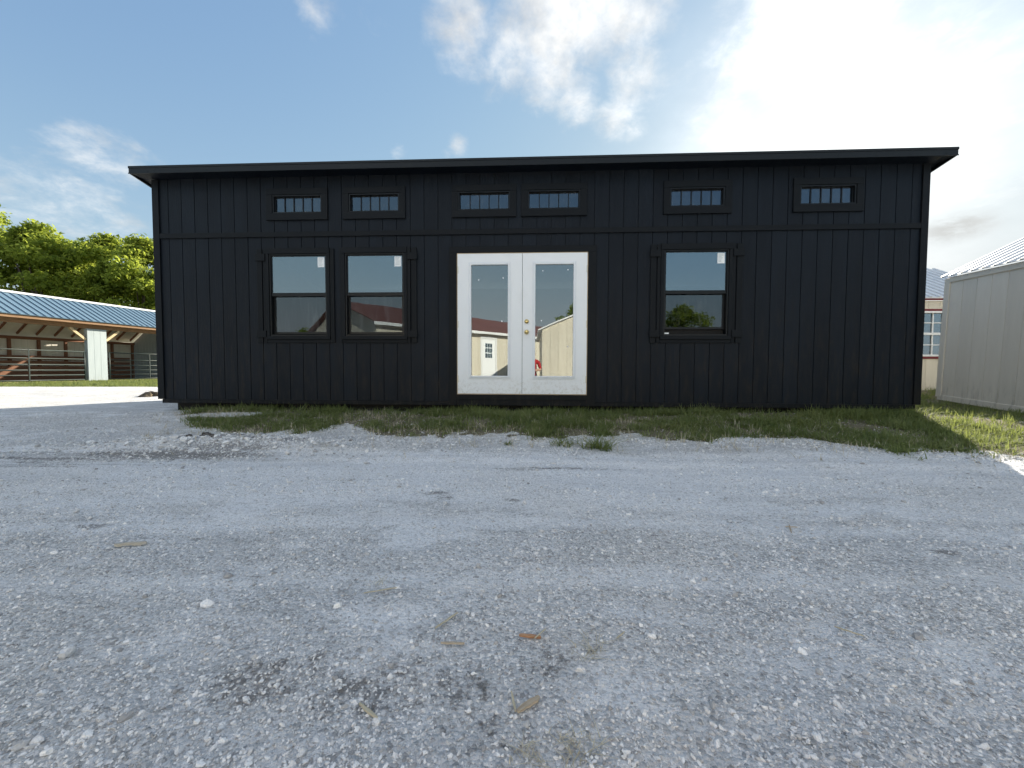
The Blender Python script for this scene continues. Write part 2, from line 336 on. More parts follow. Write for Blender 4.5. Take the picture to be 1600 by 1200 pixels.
def ground_base(x, y):
    rise = .10 * sstep(3.9, 5.4, y) * sstep(7.2, 5.7, x)
    g = np.maximum(rise, .20 * sstep(6.3, 11, y))
    g = g + .085 * np.exp(-(((x + 2.75) / 1.0) ** 2 + ((y - 3.66) / .30) ** 2)) * (.6 + .8 * fbm(x * 5, y * 5, 21))
    g = g - .035 * np.exp(-(((x + 2.9) / 1.4) ** 2 + ((y - 3.18) / .16) ** 2))
    for yc, dep, wd in ((2.86, .014, .13), (2.52, .009, .18), (3.25, .009, .10)):      # wheel ruts along the drive
        yy = yc + .10 * np.sin(x * .55 + yc) - .05 * x * .3
        g = g - dep * 1.3 * np.exp(-((y - yy) / wd) ** 2) + dep * .5 * np.exp(-((y - yy - wd * 1.5) / (wd * .5)) ** 2)
    near = np.exp(-(x * x + y * y) / 140.0)
    g = g + near * ((fbm(x * .8, y * .8, 1) - .5) * .05 + (fbm(x * 3.3, y * 3.3, 2) - .5) * .018)
    return g
def ground_h(x, y):
    g = ground_base(x, y); near = np.exp(-(x * x + (y - 1) ** 2) / 40.0)
    return g + near * ((fbm(x * 14, y * 14, 3, 3) - .5) * .012)
def gh(x, y): return float(ground_h(np.array([x]), np.array([y]))[0])
def axis(parts):
    o = []
    for a, b, s in parts: o.append(np.arange(a, b, s))
    return np.unique(np.round(np.concatenate(o), 4))
gx = axis([(-900, -60, 70), (-60, -20, 4), (-20, -8, .4), (-8, -3, .08), (-3, 3, .03), (3, 8, .08), (8, 20, .4), (20, 60, 4), (60, 901, 70)])
gy = axis([(-900, -60, 70), (-60, -10, 4), (-10, -.6, .4), (-.6, .3, .06), (.3, 3.6, .025), (3.6, 7, .05), (7, 24, .3), (24, 60, 4), (60, 901, 70)])
GX, GY = np.meshgrid(gx, gy); GZ = ground_h(GX, GY)
V = np.stack([GX.ravel(), GY.ravel(), GZ.ravel()], 1); nx_, ny_ = len(gx), len(gy)
ii = (np.arange(ny_ - 1)[:, None] * nx_ + np.arange(nx_ - 1)[None]).ravel()
Fq = np.stack([ii, ii + 1, ii + 1 + nx_, ii + nx_], 1)
STAINS = [(-.58, .85, .13, .075, 1), (-.47, .92, .08, .05, .7), (-.33, .83, .12, .06, 1), (-.25, .90, .05, .04, .8), (-.12, .84, .07, .07, .9), (-.05, .76, .06, .06, .7), (.09, .93, .06, .05, .9), (.02, .72, .09, .04, .6), (.12, .84, .05, .05, .5),
          (-.44, 2.22, .10, .05, .8), (-.38, 2.12, .08, .03, .8), (1.72, 1.49, .09, .03, .8), (1.11, 1.80, .12, .05, .4), (-1.92, 1.74, .10, .03, .8), (-2.1, 1.80, .08, .02, .6), (2.9, 2.0, .2, .05, .6),
          (-3.0, 3.28, .95, .14, 1), (-2.55, 3.42, .6, .13, .85), (-2.3, 3.62, .5, .14, .8), (-2.75, 3.75, .35, .12, .8), (-3.9, 3.15, .9, .05, .8), (-4.3, 3.35, .6, .05, .6), (-3.4, 2.95, .9, .03, .8), (-3.6, 2.85, .6, .04, .6), (-2.0, 3.9, .25, .05, .6), (-3.9, 3.05, .5, .05, .6), (.35, 2.80, .55, .05, .7), (.1, 2.75, .3, .04, .5), (1.9, 2.85, .8, .04, .3), (.0, 2.1, .05, .03, .7), (-.9, 1.3, .05, .03, .5), (-1.35, 1.62, .06, .02, .7), (.62, 1.62, .05, .02, .6), (2.2, 1.3, .3, .08, .35), (-1.1, 2.5, .3, .03, .5)]
def stain(x, y):
    s = 0 * x
    for a, b, rx, ry, k in STAINS:
        if b < 1.1: rx, ry = rx * 1.35, ry * 1.3
        else: k = k * 1.5
        s = np.maximum(s, k * np.exp(-(((x - a) / rx) ** 2 + ((y - b) / ry) ** 2)))
    return s
def dusty(x, y):      # smooth pale wheel-packed dust, few loose stones
    d = .75 * np.exp(-((y - 2.45 + .02 * x) / .55) ** 2) * (.45 + .9 * fbm(x * .7, y * 2.2, 31)) + .55 * sstep(.55, .72, fbm(x * 2.2, y * 3.1, 33)) + .5 * np.exp(-((y - 3.0) / .3) ** 2) * sstep(-2.2, -1, x)
    for yc, amp, wd, k in ((2.86, .10, .10, .8), (2.52, .10, .12, .8), (1.95, .16, .10, .7), (1.62, .16, .09, .6), (1.22, .08, .07, .5), (3.25, .1, .07, .7)):      # tyre lanes
        yy = yc + amp * np.sin(x * .55 + yc) - .015 * x
        d = np.maximum(d, k * np.exp(-((y - yy) / wd) ** 2) * (.55 + .7 * fbm(x * 1.3, y * 1.3, 35)))
    return np.clip(d, 0, 1)
def ground_fn(t, b):
    co = world_co(t); at = t.new('ShaderNodeAttribute', attribute_name='marks'); sp = t.new('ShaderNodeSeparateColor'); t.l.new(at.outputs['Color'], sp.inputs[0])
    soil, st, du = sp.outputs[0], sp.outputs[1], sp.outputs[2]
    big = t.noise(co, .7, 5, .6); mid = t.noise(co, 7, 5, .65); fine = t.noise(co, 70, 4, .7); grit = t.noise(co, 230, 3, .75)
    patch = t.noise(t.mapping(co, (.55, 1.35, 1), rot=(0, 0, .12)), 2.6, 7, .72, dist=.5)
    vo = t.new('ShaderNodeTexVoronoi', feature='F1'); t.put(vo.inputs['Vector'], co); vo.inputs['Scale'].default_value = 105; vo.inputs['Randomness'].default_value = 1
    vo2 = t.new('ShaderNodeTexVoronoi', feature='F1'); t.put(vo2.inputs['Vector'], co); vo2.inputs['Scale'].default_value = 48
    # dust-covered fines against bare darker grit
    dust = t.maprange(t.math('ADD', t.math('ADD', t.math('MULTIPLY', patch, .7), t.math('MULTIPLY', mid, .3)), t.math('MULTIPLY', du, .34)), .45, .70)
    c = t.mix(dust, (.59, .60, .61), (.80, .815, .835))
    c = t.mix(t.math('MULTIPLY', t.maprange(big, .42, .7), .35), c, (.60, .575, .53))
    peb = t.new('ShaderNodeSeparateColor'); t.l.new(vo.outputs['Color'], peb.inputs[0])
    loose = t.math('SUBTRACT', 1.0, t.math('MULTIPLY', dust, .38))
    c = t.mix(t.math('MULTIPLY', t.maprange(peb.outputs[0], .60, .95), t.math('MULTIPLY', loose, .85)), c, (.82, .82, .82))
    c = t.mix(t.math('MULTIPLY', t.maprange(peb.outputs[1], .70, .92), t.math('MULTIPLY', loose, .65)), c, (.28, .275, .27))
    c = t.mix(t.math('MULTIPLY', t.maprange(t.math('ADD', t.math('MULTIPLY', fine, .55), t.math('MULTIPLY', grit, .45)), .47, .36), t.math('MULTIPLY', loose, .8)), c, (.23, .225, .225))  # gap shading between stones painted into the colour, dark in the noise hollows
    strk = t.maprange(t.noise(t.mapping(co, (.8, 10, 1), rot=(0, 0, .04)), 2.2, 6, .7), .52, .70)
    c = t.mix(t.math('MULTIPLY', strk, .35), c, (.46, .445, .42))
    pale = t.maprange(t.noise(t.mapping(co, (.6, 7, 1), loc=(3, 1, 0), rot=(0, 0, .03)), 1.9, 5, .6), .54, .70)
    c = t.mix(t.math('MULTIPLY', pale, .5), c, (.83, .83, .83))
    spk = t.maprange(t.noise(co, 33, 3, .75), .655, .72)
    c = t.mix(t.math('MULTIPLY', spk, .7), c, (.13, .12, .11))
    sm = t.maprange(t.math('ADD', t.math('MULTIPLY', st, .62), t.math('MULTIPLY', t.math('SUBTRACT', t.math('ADD', t.math('MULTIPLY', t.noise(co, 22, 4, .7), .45), t.math('MULTIPLY', fine, .55)), .5), 3.2)), .26, .75)
    c = t.mix(t.math('MULTIPLY', t.math('MULTIPLY', sm, t.maprange(st, .03, .25)), .70), c, (.10, .09, .08))
    soil_c = t.mix(t.maprange(fine, .35, .65), (.095, .095, .05), (.25, .22, .165))
    c = t.mix(t.maprange(t.math('ADD', soil, t.math('MULTIPLY', t.math('SUBTRACT', mid, .5), .9)), .40, .75), c, soil_c)
    t.l.new(c, b.inputs['Base Color'])
    h = t.math('ADD', t.math('MULTIPLY', t.math('SUBTRACT', 1.0, vo.outputs['Distance']), t.math('MULTIPLY', loose, .6)), t.math('MULTIPLY', fine, .5))
    h = t.math('ADD', h, t.math('MULTIPLY', t.math('SUBTRACT', 1.0, vo2.outputs['Distance']), t.math('MULTIPLY', loose, .5)))
    h = t.math('ADD', h, t.math('MULTIPLY', grit, .35))
    t.l.new(t.bump(h, 1.0, .015), b.inputs['Normal'])
MT['ground'] = material('limestone_gravel_ground', (.5, .5, .48), .95, ground_fn, spec=.15)
ground = np_mesh('ground', V, Fq, MT['ground'], smooth=True); tag(ground, 'pale crushed limestone yard running up to the grass', None, None, 'structure')
ca = ground.data.color_attributes.new('marks', 'FLOAT_COLOR', 'POINT')
rgba = np.stack([grass_mask(GX, GY).ravel(), stain(GX, GY).ravel(), dusty(GX, GY).ravel(), np.ones(GX.size)], 1).astype(np.float32); ca.data.foreach_set('color', rgba.ravel())

def stone_fn(t, b):
    r = rnd(t); n = t.noise(obj_co(t), 2.5, 3, .6)
    rp = t.new('ShaderNodeValToRGB'); t.l.new(r, rp.inputs[0]); e = rp.color_ramp.elements
    e[0].position = 0; e[0].color = (.32, .315, .31, 1); e[1].position = 1; e[1].color = (.88, .875, .86, 1)
    for p_, c_ in ((.15, (.48, .48, .48)), (.5, (.70, .70, .70)), (.85, (.83, .83, .825))): q = e.new(p_); q.color = (*c_, 1)
    t.l.new(t.mix(t.math('MULTIPLY', t.maprange(n, .4, .7), .35), rp.outputs[0], (.36, .34, .31)), b.inputs['Base Color'])
    t.l.new(t.bump(t.noise(world_co(t), 300, 2), .3, .003), b.inputs['Normal'])
MT['stone'] = material('limestone_chip', (.55, .54, .52), .9, stone_fn, spec=.15)
def stone_tree(seed):
    g = bpy.data.node_groups.new('stone_scatter', 'GeometryNodeTree'); g.interface.new_socket('Geometry', in_out='INPUT', socket_type='NodeSocketGeometry'); g.interface.new_socket('Geometry', in_out='OUTPUT', socket_type='NodeSocketGeometry')
    t = NT(g); gi = t.new('NodeGroupInput'); go = t.new('NodeGroupOutput'); jn = t.new('GeometryNodeJoinGeometry')
    for k in range(4):
        ic = t.new('GeometryNodeMeshIcoSphere'); ic.inputs['Subdivisions'].default_value = 1 if seed == 1 else 2; ic.inputs['Radius'].default_value = 1
        pos = t.new('GeometryNodeInputPosition').outputs[0]
        nz = t.noise(t.vmath('ADD', pos, (k * 7.7 + seed, k * 3.1, seed * 2.0)), 1.1, 1, .5, out='Color')
        off = t.vmath('SCALE', t.vmath('SUBTRACT', nz, (.5, .5, .5)), scale=1.7)
        sp = t.new('GeometryNodeSetPosition'); t.l.new(ic.outputs[0], sp.inputs['Geometry']); t.l.new(off, sp.inputs['Offset'])
        sm = t.new('GeometryNodeSetMaterial'); sm.inputs['Material'].default_value = MT['stone']; t.l.new(sp.outputs[0], sm.inputs[0])
        fl = t.new('GeometryNodeSetShadeSmooth'); fl.inputs['Shade Smooth'].default_value = False; t.l.new(sm.outputs[0], fl.inputs[0])
        gi_ = t.new('GeometryNodeGeometryToInstance'); t.l.new(fl.outputs[0], gi_.inputs[0]); t.l.new(gi_.outputs[0], jn.inputs[0])
    ip = t.new('GeometryNodeInstanceOnPoints'); t.l.new(gi.outputs[0], ip.inputs['Points']); t.l.new(jn.outputs[0], ip.inputs['Instance']); ip.inputs['Pick Instance'].default_value = True
    for nm, sk in (('rot', 'Rotation'), ('scl', 'Scale')):
        na = t.new('GeometryNodeInputNamedAttribute', data_type='FLOAT_VECTOR'); na.inputs['Name'].default_value = nm; t.l.new(na.outputs[0], ip.inputs[sk])
    t.l.new(ip.outputs[0], go.inputs[0]); return g
def scatter_stones(name, label, x, y, size, seed, sink=.15):
    n = len(x); z = ground_h(x, y) + size * sink; me = bpy.data.meshes.new(name); me.vertices.add(n)
    me.vertices.foreach_set('co', np.stack([x, y, z], 1).astype(np.float32).ravel())
    a = me.attributes.new('rot', 'FLOAT_VECTOR', 'POINT'); r = np.stack([rng.normal(0, .35, n), rng.normal(0, .35, n), rng.uniform(0, 6.28, n)], 1); a.data.foreach_set('vector', r.astype(np.float32).ravel())
    a = me.attributes.new('scl', 'FLOAT_VECTOR', 'POINT'); s = size[:, None] * np.stack([rng.uniform(.75, 1.35, n), rng.uniform(.7, 1.1, n), rng.uniform(.45, .8, n)], 1); a.data.foreach_set('vector', s.astype(np.float32).ravel())
    o = link(name, me, MT['stone']); md = o.modifiers.new('scatter', 'NODES'); md.node_group = stone_tree(seed); return tag(o, label, 'gravel', None, 'stuff')
def stone_pts(n, y0, y1, size, sig, smax, pw=1.0):
    y = y0 + (y1 - y0) * rng.random(n) ** pw; x = rng.uniform(-1, 1, n) * (1.55 * y + 1.0)
    keep = rng.random(n) < (1 - .85 * dusty(x, y)) * (.35 + .9 * sstep(.3, .65, fbm(x * 2.6, y * 2.6, 41))) * (1 - .8 * grass_mask(x, y)) * (1 - .35 * stain(x, y)) * (y < cabin_front(x) + 1)
    x, y = x[keep], y[keep]; s = np.minimum(size * np.exp(rng.normal(0, sig, len(x))), smax); return x, y, s
a = stone_pts(170000, .25, 2.6, .0023, .45, .010, 1.4); b_ = stone_pts(1100, .3, 3.2, .0055, .42, .016, 1.2)
scatter_stones('fine_gravel', 'fine pale limestone grit across the near yard', *a, 1)
scatter_stones('coarse_gravel', 'larger loose limestone chips scattered over the near yard', *b_, 2, .25)
scatter_stones('drive_gravel', 'small limestone chips over the drive before the cabin', *stone_pts(60000, 2.2, 5.6, .0036, .45, .014, 1.0), 3)
n = 2600; yy = rng.normal(0, .13, n); xx = rng.uniform(-3.4, 5.5, n); yy = np.interp(xx, GRASS_X, GRASS_Y) - .14 + yy
scatter_stones('verge_gravel', 'white limestone chips gathered along the grass edge', xx, yy, np.minimum(.0048 * np.exp(rng.normal(0, .5, n)), .018), 4, .3)
n = 2600; xx = rng.normal(-2.7, .8, n); yy = rng.normal(3.55, .19, n)
scatter_stones('mound_gravel', 'rubbly limestone chips on the low mound left of the drive', xx, yy, np.minimum(.0055 * np.exp(rng.normal(0, .55, n)), .026), 5, .3)

# ------------------------------------------------------------------ grass
def blades(x, y, h, spread=.5, width=.0045, per=12, rad=.035, curl=.6, seed=0):
    """curved tapering blades, one clump of `per` blades round every point"""
    r = np.random.default_rng(seed); n = len(x) * per
    bx = np.repeat(x, per) + r.normal(0, rad, n); by = np.repeat(y, per) + r.normal(0, rad, n); bz = ground_h(bx, by) - .004
    H = np.repeat(h, per) * r.uniform(.45, 1.15, n); az = r.uniform(0, 6.2832, n); lean = np.abs(r.normal(0, spread, n)); W = width * r.uniform(.6, 1.3, n)
    dx, dy = np.cos(az), np.sin(az); sx, sy = -dy, dx; V = []; F = []
    lev = (0, .4, .75, 1.0)
    for q, t in enumerate(lev):
        out_ = H * (lean * t + curl * lean * t * t); up = H * (t - .35 * np.minimum(lean, 1.2) * t * t); wd = W * (1 - t ** 1.6)
        for sgn in ((-1, 1) if q < 3 else (0,)): V.append(np.stack([bx + dx * out_ + sx * wd * sgn, by + dy * out_ + sy * wd * sgn, bz + np.maximum(up, .005 * t)], 1))
    V = np.stack(V, 1); base = (np.arange(n) * 7)[:, None]
    T = np.array([[0, 1, 3], [0, 3, 2], [2, 3, 5], [2, 5, 4], [4, 5, 6]])
    return V.reshape(-1, 3), (base[:, None] + T[None]).reshape(-1, 3)
def grass_pts(n, x0, x1, y0, y1, thr=.35, pw=1.0):
    x = rng.uniform(x0, x1, n); y = rng.uniform(y0, y1, n); m = grass_mask(x, y); k = rng.random(n) < sstep(thr, .95, m) * (.06 + 1.1 * sstep(.40, .60, fbm(x * 3.0, y * 3.0, 51))); return x[k], y[k]
x, y = grass_pts(24000, -5.3, 5.6, 3.2, 6.3)
hh = (.03 + .115 * fbm(x * 3.4, y * 3.4, 61) ** 1.5) * rng.uniform(.5, 1.5, len(x)); hh = hh * (1 + .35 * sstep(-.6, -.1, y - cabin_front(x)))
tag(np_mesh('verge_grass', *blades(x, y, hh, .95, .0052, 10, .045, seed=1), MT['grass']), 'shaded green grass strip along the front of the black cabin', 'grass', None, 'stuff')
x, y = grass_pts(6500, 4.3, 15, 2.6, 10.5)
k = (x < y * 1.6 + 1.5); x, y = x[k], y[k]
tag(np_mesh('side_grass', *blades(x, y, .08 + .09 * fbm(x * 2, y * 2, 62), .6, .005, 14, .05, seed=2), MT['grass']), 'partly sunlit grass between the black cabin and the beige shed', 'grass', None, 'stuff')
x = rng.uniform(-21, -6, 16000); y = rng.uniform(9.5, 20, 16000); k = rng.random(16000) < grass_mask(x, y); x, y = x[k], y[k]
rx = x - BARN_A[0]; ry = y - BARN_A[1]; d = rx * BARN_E[1] - ry * BARN_E[0]; k = d > -.6; x, y = x[k], y[k]
tag(np_mesh('barn_grass', *blades(x, y, .05 + .07 * rng.random(len(x)), .7, .009, 8, .12, seed=3), MT['grass']), 'sunlit grass strip along the open livestock barn', 'grass', None, 'stuff')
n = 1300; x = rng.uniform(-4.8, 5, n); y = np.interp(x, GRASS_X, GRASS_Y) + rng.normal(.45, .5, n)
tag(np_mesh('dry_grass', *blades(x, y, .05 + .06 * rng.random(n), 1.1, .0025, 5, .03, seed=4), MT['grass_dry']), 'dry straw coloured blades mixed into the grass strip', 'grass', None, 'stuff')
def tuft(x, y, n, h, label, rad=.03, seed=5, spread=1.1):
    px = x + rng.normal(0, rad, n); py = y + rng.normal(0, rad, n)
    V, F = blades(px, py, np.full(n, h), spread, .004, 12, rad * .6, seed=seed); o = np_mesh('grass_tuft', V - np.array([x, y, gh(x, y)]), F, MT['grass']); o.location = (x, y, gh(x, y))
    return tag(o, label, 'grass tuft', 'lone grass tufts on the gravel')
tuft(.80, 3.52, 14, .16, 'large spiky grass tuft standing alone on gravel before the doors', .05, 5)
tuft(.52, 3.68, 8, .10, 'low grass tuft touching the left of the large spiky tuft', .06, 6)
tuft(-.03, 3.72, 4, .05, 'tiny dark green weed alone on the gravel below the white doors', .018, 7)
tuft(3.37, 3.30, 9, .12, 'flat spreading grass tuft on gravel near the right end of the verge', .05, 8)

# ------------------------------------------------------------------ the black cabin
CW = 10.95; CD = 4.27; G = .2032; SL = .17; EAVE_T = 3.372; EAVE_B = 3.266; XL, XR, YF = -.187, 11.14, -.20
CAB_O = Vector((-5.33743, 5.82977, CAM_H - .449224)); CAB_ROT = (0, .0035833, -.0486139)
cabin = empty('black_cabin', CAB_O, CAB_ROT); tag(cabin, 'long black painted wooden cabin with white double doors under a single slope roof', 'cabin')
CAB_R = Euler(CAB_ROT).to_matrix()
WINS = [(1.748, 2.618), (2.893, 3.767), (7.478, 8.364)]; WZ = (.955, 2.155)
TRANS = [(1.812, 2.553), (2.960, 3.700), (4.562, 5.305), (5.556, 6.302), (7.546, 8.290), (9.296, 10.040)]; TZ = (2.748, 3.012)
DOOR = (4.540, 6.420, .105, 2.140)
OPEN = [(a, b, *WZ) for a, b in WINS] + [(a, b, *TZ) for a, b in TRANS] + [DOOR]
def cut_boxes(m, x0, x1, z0, z1, y0, y1, opens, eps=1e-4):
    xs = sorted({x0, x1, *[min(max(q, x0), x1) for o in opens for q in o[:2]]})
    for a, b in zip(xs, xs[1:]):
        if b - a < eps: continue
        segs = [(z0, z1)]
        for (ox0, ox1, oz0, oz1) in opens:
            if ox0 < b - eps and ox1 > a + eps:
                n = []
                for (p, q) in segs:
                    if oz0 > p: n.append((p, min(q, oz0)))
                    if oz1 < q: n.append((max(p, oz1), q))
                segs = [s for s in n if s[1] - s[0] > eps]
        for p, q in segs: m.box(a, b, y0, y1, p, q)
    return m
def cell_pieces(x0, x1, z0, z1, y0, y1, opens, eps=1e-4):
    """a board with openings cut out: one connected MB for every piece that is left"""
    op = [o for o in opens if o[0] < x1 - eps and o[1] > x0 + eps and o[2] < z1 - eps and o[3] > z0 + eps]
    xs = sorted({x0, x1, *[q for o in op for q in o[:2] if x0 + eps < q < x1 - eps]}); zs = sorted({z0, z1, *[q for o in op for q in o[2:] if z0 + eps < q < z1 - eps]})
    nx, nz = len(xs) - 1, len(zs) - 1
    full = {(i, k) for i in range(nx) for k in range(nz) if not any(o[0] < (xs[i] + xs[i + 1]) / 2 < o[1] and o[2] < (zs[k] + zs[k + 1]) / 2 < o[3] for o in op)}
    out = []
    while full:
        comp = set(); todo = [full.pop()]
        while todo:
            c = todo.pop(); comp.add(c)
            for d in ((1, 0), (-1, 0), (0, 1), (0, -1)):
                q = (c[0] + d[0], c[1] + d[1])
                if q in full: full.remove(q); todo.append(q)
        m = MB(); ix = {}
        def v(i, k, b):
            if (i, k, b) not in ix: ix[(i, k, b)] = len(m.v); m.v.append((xs[i], y1 if b else y0, zs[k]))
            return ix[(i, k, b)]
        for (i, k) in comp:
            m.f.append((v(i, k, 0), v(i + 1, k, 0), v(i + 1, k + 1, 0), v(i, k + 1, 0))); m.f.append((v(i, k, 1), v(i, k + 1, 1), v(i + 1, k + 1, 1), v(i + 1, k, 1)))
            for d, a, b in (((0, -1), (i, k), (i + 1, k)), ((1, 0), (i + 1, k), (i + 1, k + 1)), ((0, 1), (i + 1, k + 1), (i, k + 1)), ((-1, 0), (i, k + 1), (i, k))):
                if (i + d[0], k + d[1]) not in comp: m.f.append((v(*a, 0), v(*a, 1), v(*b, 1), v(*b, 0)))
        out.append(m)
    return out
m = MB(); cut_boxes(m, 0, CW, .002, 3.30, .0125, .10, OPEN)
top_b = 3.30 - SL * CD
m.box(0, .10, .1002, CD - .1, .002, 2.5); m.box(CW - .10, CW, .1002, CD - .1, .002, 2.5); m.box(0, CW, CD - .0998, CD, .002, 2.5)
for xa in (0, CW - .1): m.add([(xa, .1002, 2.5), (xa + .1, .1002, 2.5), (xa, CD, 2.5), (xa + .1, CD, 2.5), (xa, .1002, 3.30), (xa + .1, .1002, 3.30), (xa, CD, top_b), (xa + .1, CD, top_b)], [(0, 2, 3, 1), (4, 5, 7, 6), (0, 1, 5, 4), (2, 6, 7, 3), (0, 4, 6, 2), (1, 3, 7, 5)])
m.build('wall', MT['black'], cabin)
m = MB(); m.box(.02, CW - .02, .02, CD - .02, -.02, .0); m.build('floor_deck', MT['dark_room'], cabin)
gv = .0045
for (z0, z1) in ((.004, 2.410), (2.470, 3.290)):          # the grooved siding, plank by plank
    for i in range(54):
        a, b = i * G + gv, (i + 1) * G - gv
        if i == 0: a = .01
        if i == 53: b = CW - .01
        for m in cell_pieces(a, b, z0, z1, random.uniform(-.0008, .0008), .0124, OPEN): m.build('siding_plank', MT['black'], cabin)
def trim(x0, x1, z0, z1, y0=-.020, y1=-.0012, mat='black_trim', parent=cabin, name='trim_board', b=.002):
    return MB().cbox(x0, x1, y0, y1, z0, z1, b).build(name, MT[mat], parent)
trim(.0705, 10.8885, 2.404, 2.477, name='belt_board')
for x0, x1 in ((-.030, .070), (10.889, 10.982)): trim(x0, x1, .004, 3.262, -.022, mat='black_trim_v', name='corner_board')
MB().cbox(-.030, -.011, -.0012, .09, .004, 3.25, .002).build('corner_board', MT['black_trim_v'], cabin); MB().cbox(10.963, 10.982, -.0012, .09, .004, 3.25, .002).build('corner_board', MT['black_trim_v'], cabin)
trim(.03, 10.92, -.056, .0015, -.013, .03, name='base_board')
for y0 in (.10, 1.5, 2.8, 4.0): MB().cbox(.16, 10.72, y0, y0 + .14, -.245, -.0575, .006).build('skid', MT['timber_dark'], cabin)
# roof
ys, ye = YF, CD + .25; th = .085
def ztop(y): return EAVE_T - SL * (y - YF)
roof = MB().add([(XL + .02, ys + .03, ztop(ys + .03) - .004), (XR - .02, ys + .03, ztop(ys + .03) - .004), (XR - .02, ye, ztop(ye) - .004), (XL + .02, ye, ztop(ye) - .004)] + [(XL + .02, ys + .03, ztop(ys + .03) - .03), (XR - .02, ys + .03, ztop(ys + .03) - .03), (XR - .02, ye, ztop(ye) - .03), (XL + .02, ye, ztop(ye) - .03)],
    [(0, 1, 2, 3), (7, 6, 5, 4), (0, 4, 5, 1), (1, 5, 6, 2), (2, 6, 7, 3), (3, 7, 4, 0)]).build('roof', MT['black_metal'], cabin)
rib_m = MB().add([(-.03, ys + .02, ztop(ys + .02) - .004), (-.012, ys + .02, ztop(ys + .02) + .016), (.012, ys + .02, ztop(ys + .02) + .016), (.03, ys + .02, ztop(ys + .02) - .004), (-.03, ye, ztop(ye) - .004), (-.012, ye, ztop(ye) + .016), (.012, ye, ztop(ye) + .016), (.03, ye, ztop(ye) - .004)], [(0, 1, 2, 3), (4, 7, 6, 5), (0, 4, 5, 1), (1, 5, 6, 2), (2, 6, 7, 3)]).mesh('roof_rib')
f = MB().cbox(XL, XR, YF, YF + .02, EAVE_B + .004, EAVE_T - .004, .003).build('fascia', MT['black_metal'], roof)
MB().cbox(XL - .004, XR + .004, YF - .006, YF + .03, EAVE_T - .030, EAVE_T + .003, .003).build('drip_edge', MT['black_metal'], roof)
MB().cbox(XL, XR, YF - .007, YF - .0005, EAVE_B - .003, EAVE_B + .014, .002).build('hem', MT['black_metal'], roof)
sc = MB().tube([(0, 0, 0), (0, -.004, 0)], .007, 6).mesh('screw')
for k in range(26):
    o = link('screw', sc, MT['black_metal'], roof); o.location = (XL + .3 + k * .435 + random.uniform(-.04, .04), YF - .0005, EAVE_B + .030 + random.uniform(-.004, .004))
MB().box(XL + .021, XR - .021, YF + .021, -.001, EAVE_B + .008, EAVE_B + .016).build('soffit', MT['black'], roof)
for xa, xb in ((XL, XL + .02), (XR - .02, XR)):
    MB().add([(xa, YF + .0205, ztop(YF) - .008), (xb, YF + .0205, ztop(YF) - .008), (xb, ye, ztop(ye)), (xa, ye, ztop(ye)), (xa, YF + .0205, EAVE_B + .004), (xb, YF + .0205, EAVE_B + .004), (xb, ye, ztop(ye) - .10), (xa, ye, ztop(ye) - .10)], [(0, 1, 2, 3), (7, 6, 5, 4), (0, 4, 5, 1), (1, 5, 6, 2), (2, 6, 7, 3), (3, 7, 4, 0)]).build('rake_board', MT['black_metal'], roof)
for xa, xb, mt in ((XL + .021, -.031, 'side_soffit'), (10.983, XR - .021, 'black')):
    zb0, zb1 = EAVE_B + .012, EAVE_B + .012 - SL * (ye - .0)
    MB().add([(xa, .0, zb0), (xb, .0, zb0), (xb, ye, zb1), (xa, ye, zb1), (xa, .0, zb0 + .01), (xb, .0, zb0 + .01), (xb, ye, zb1 + .01), (xa, ye, zb1 + .01)], [(0, 3, 2, 1), (4, 5, 6, 7), (0, 1, 5, 4), (1, 2, 6, 5), (2, 3, 7, 6), (3, 0, 4, 7)]).build('side_soffit', MT[mt], roof)

def ring(x0, x1, z0, z1, wd, y0, y1, m=None, b=.0015):
    """four mitre-free members of a frame"""
    m = m or MB(); m.cbox(x0, x0 + wd, y0, y1, z0, z1, b); m.cbox(x1 - wd, x1, y0, y1, z0, z1, b)
    m.cbox(x0 + wd + .0002, x1 - wd - .0002, y0, y1, z0, z0 + wd, b); m.cbox(x0 + wd + .0002, x1 - wd - .0002, y0, y1, z1 - wd, z1, b); return m
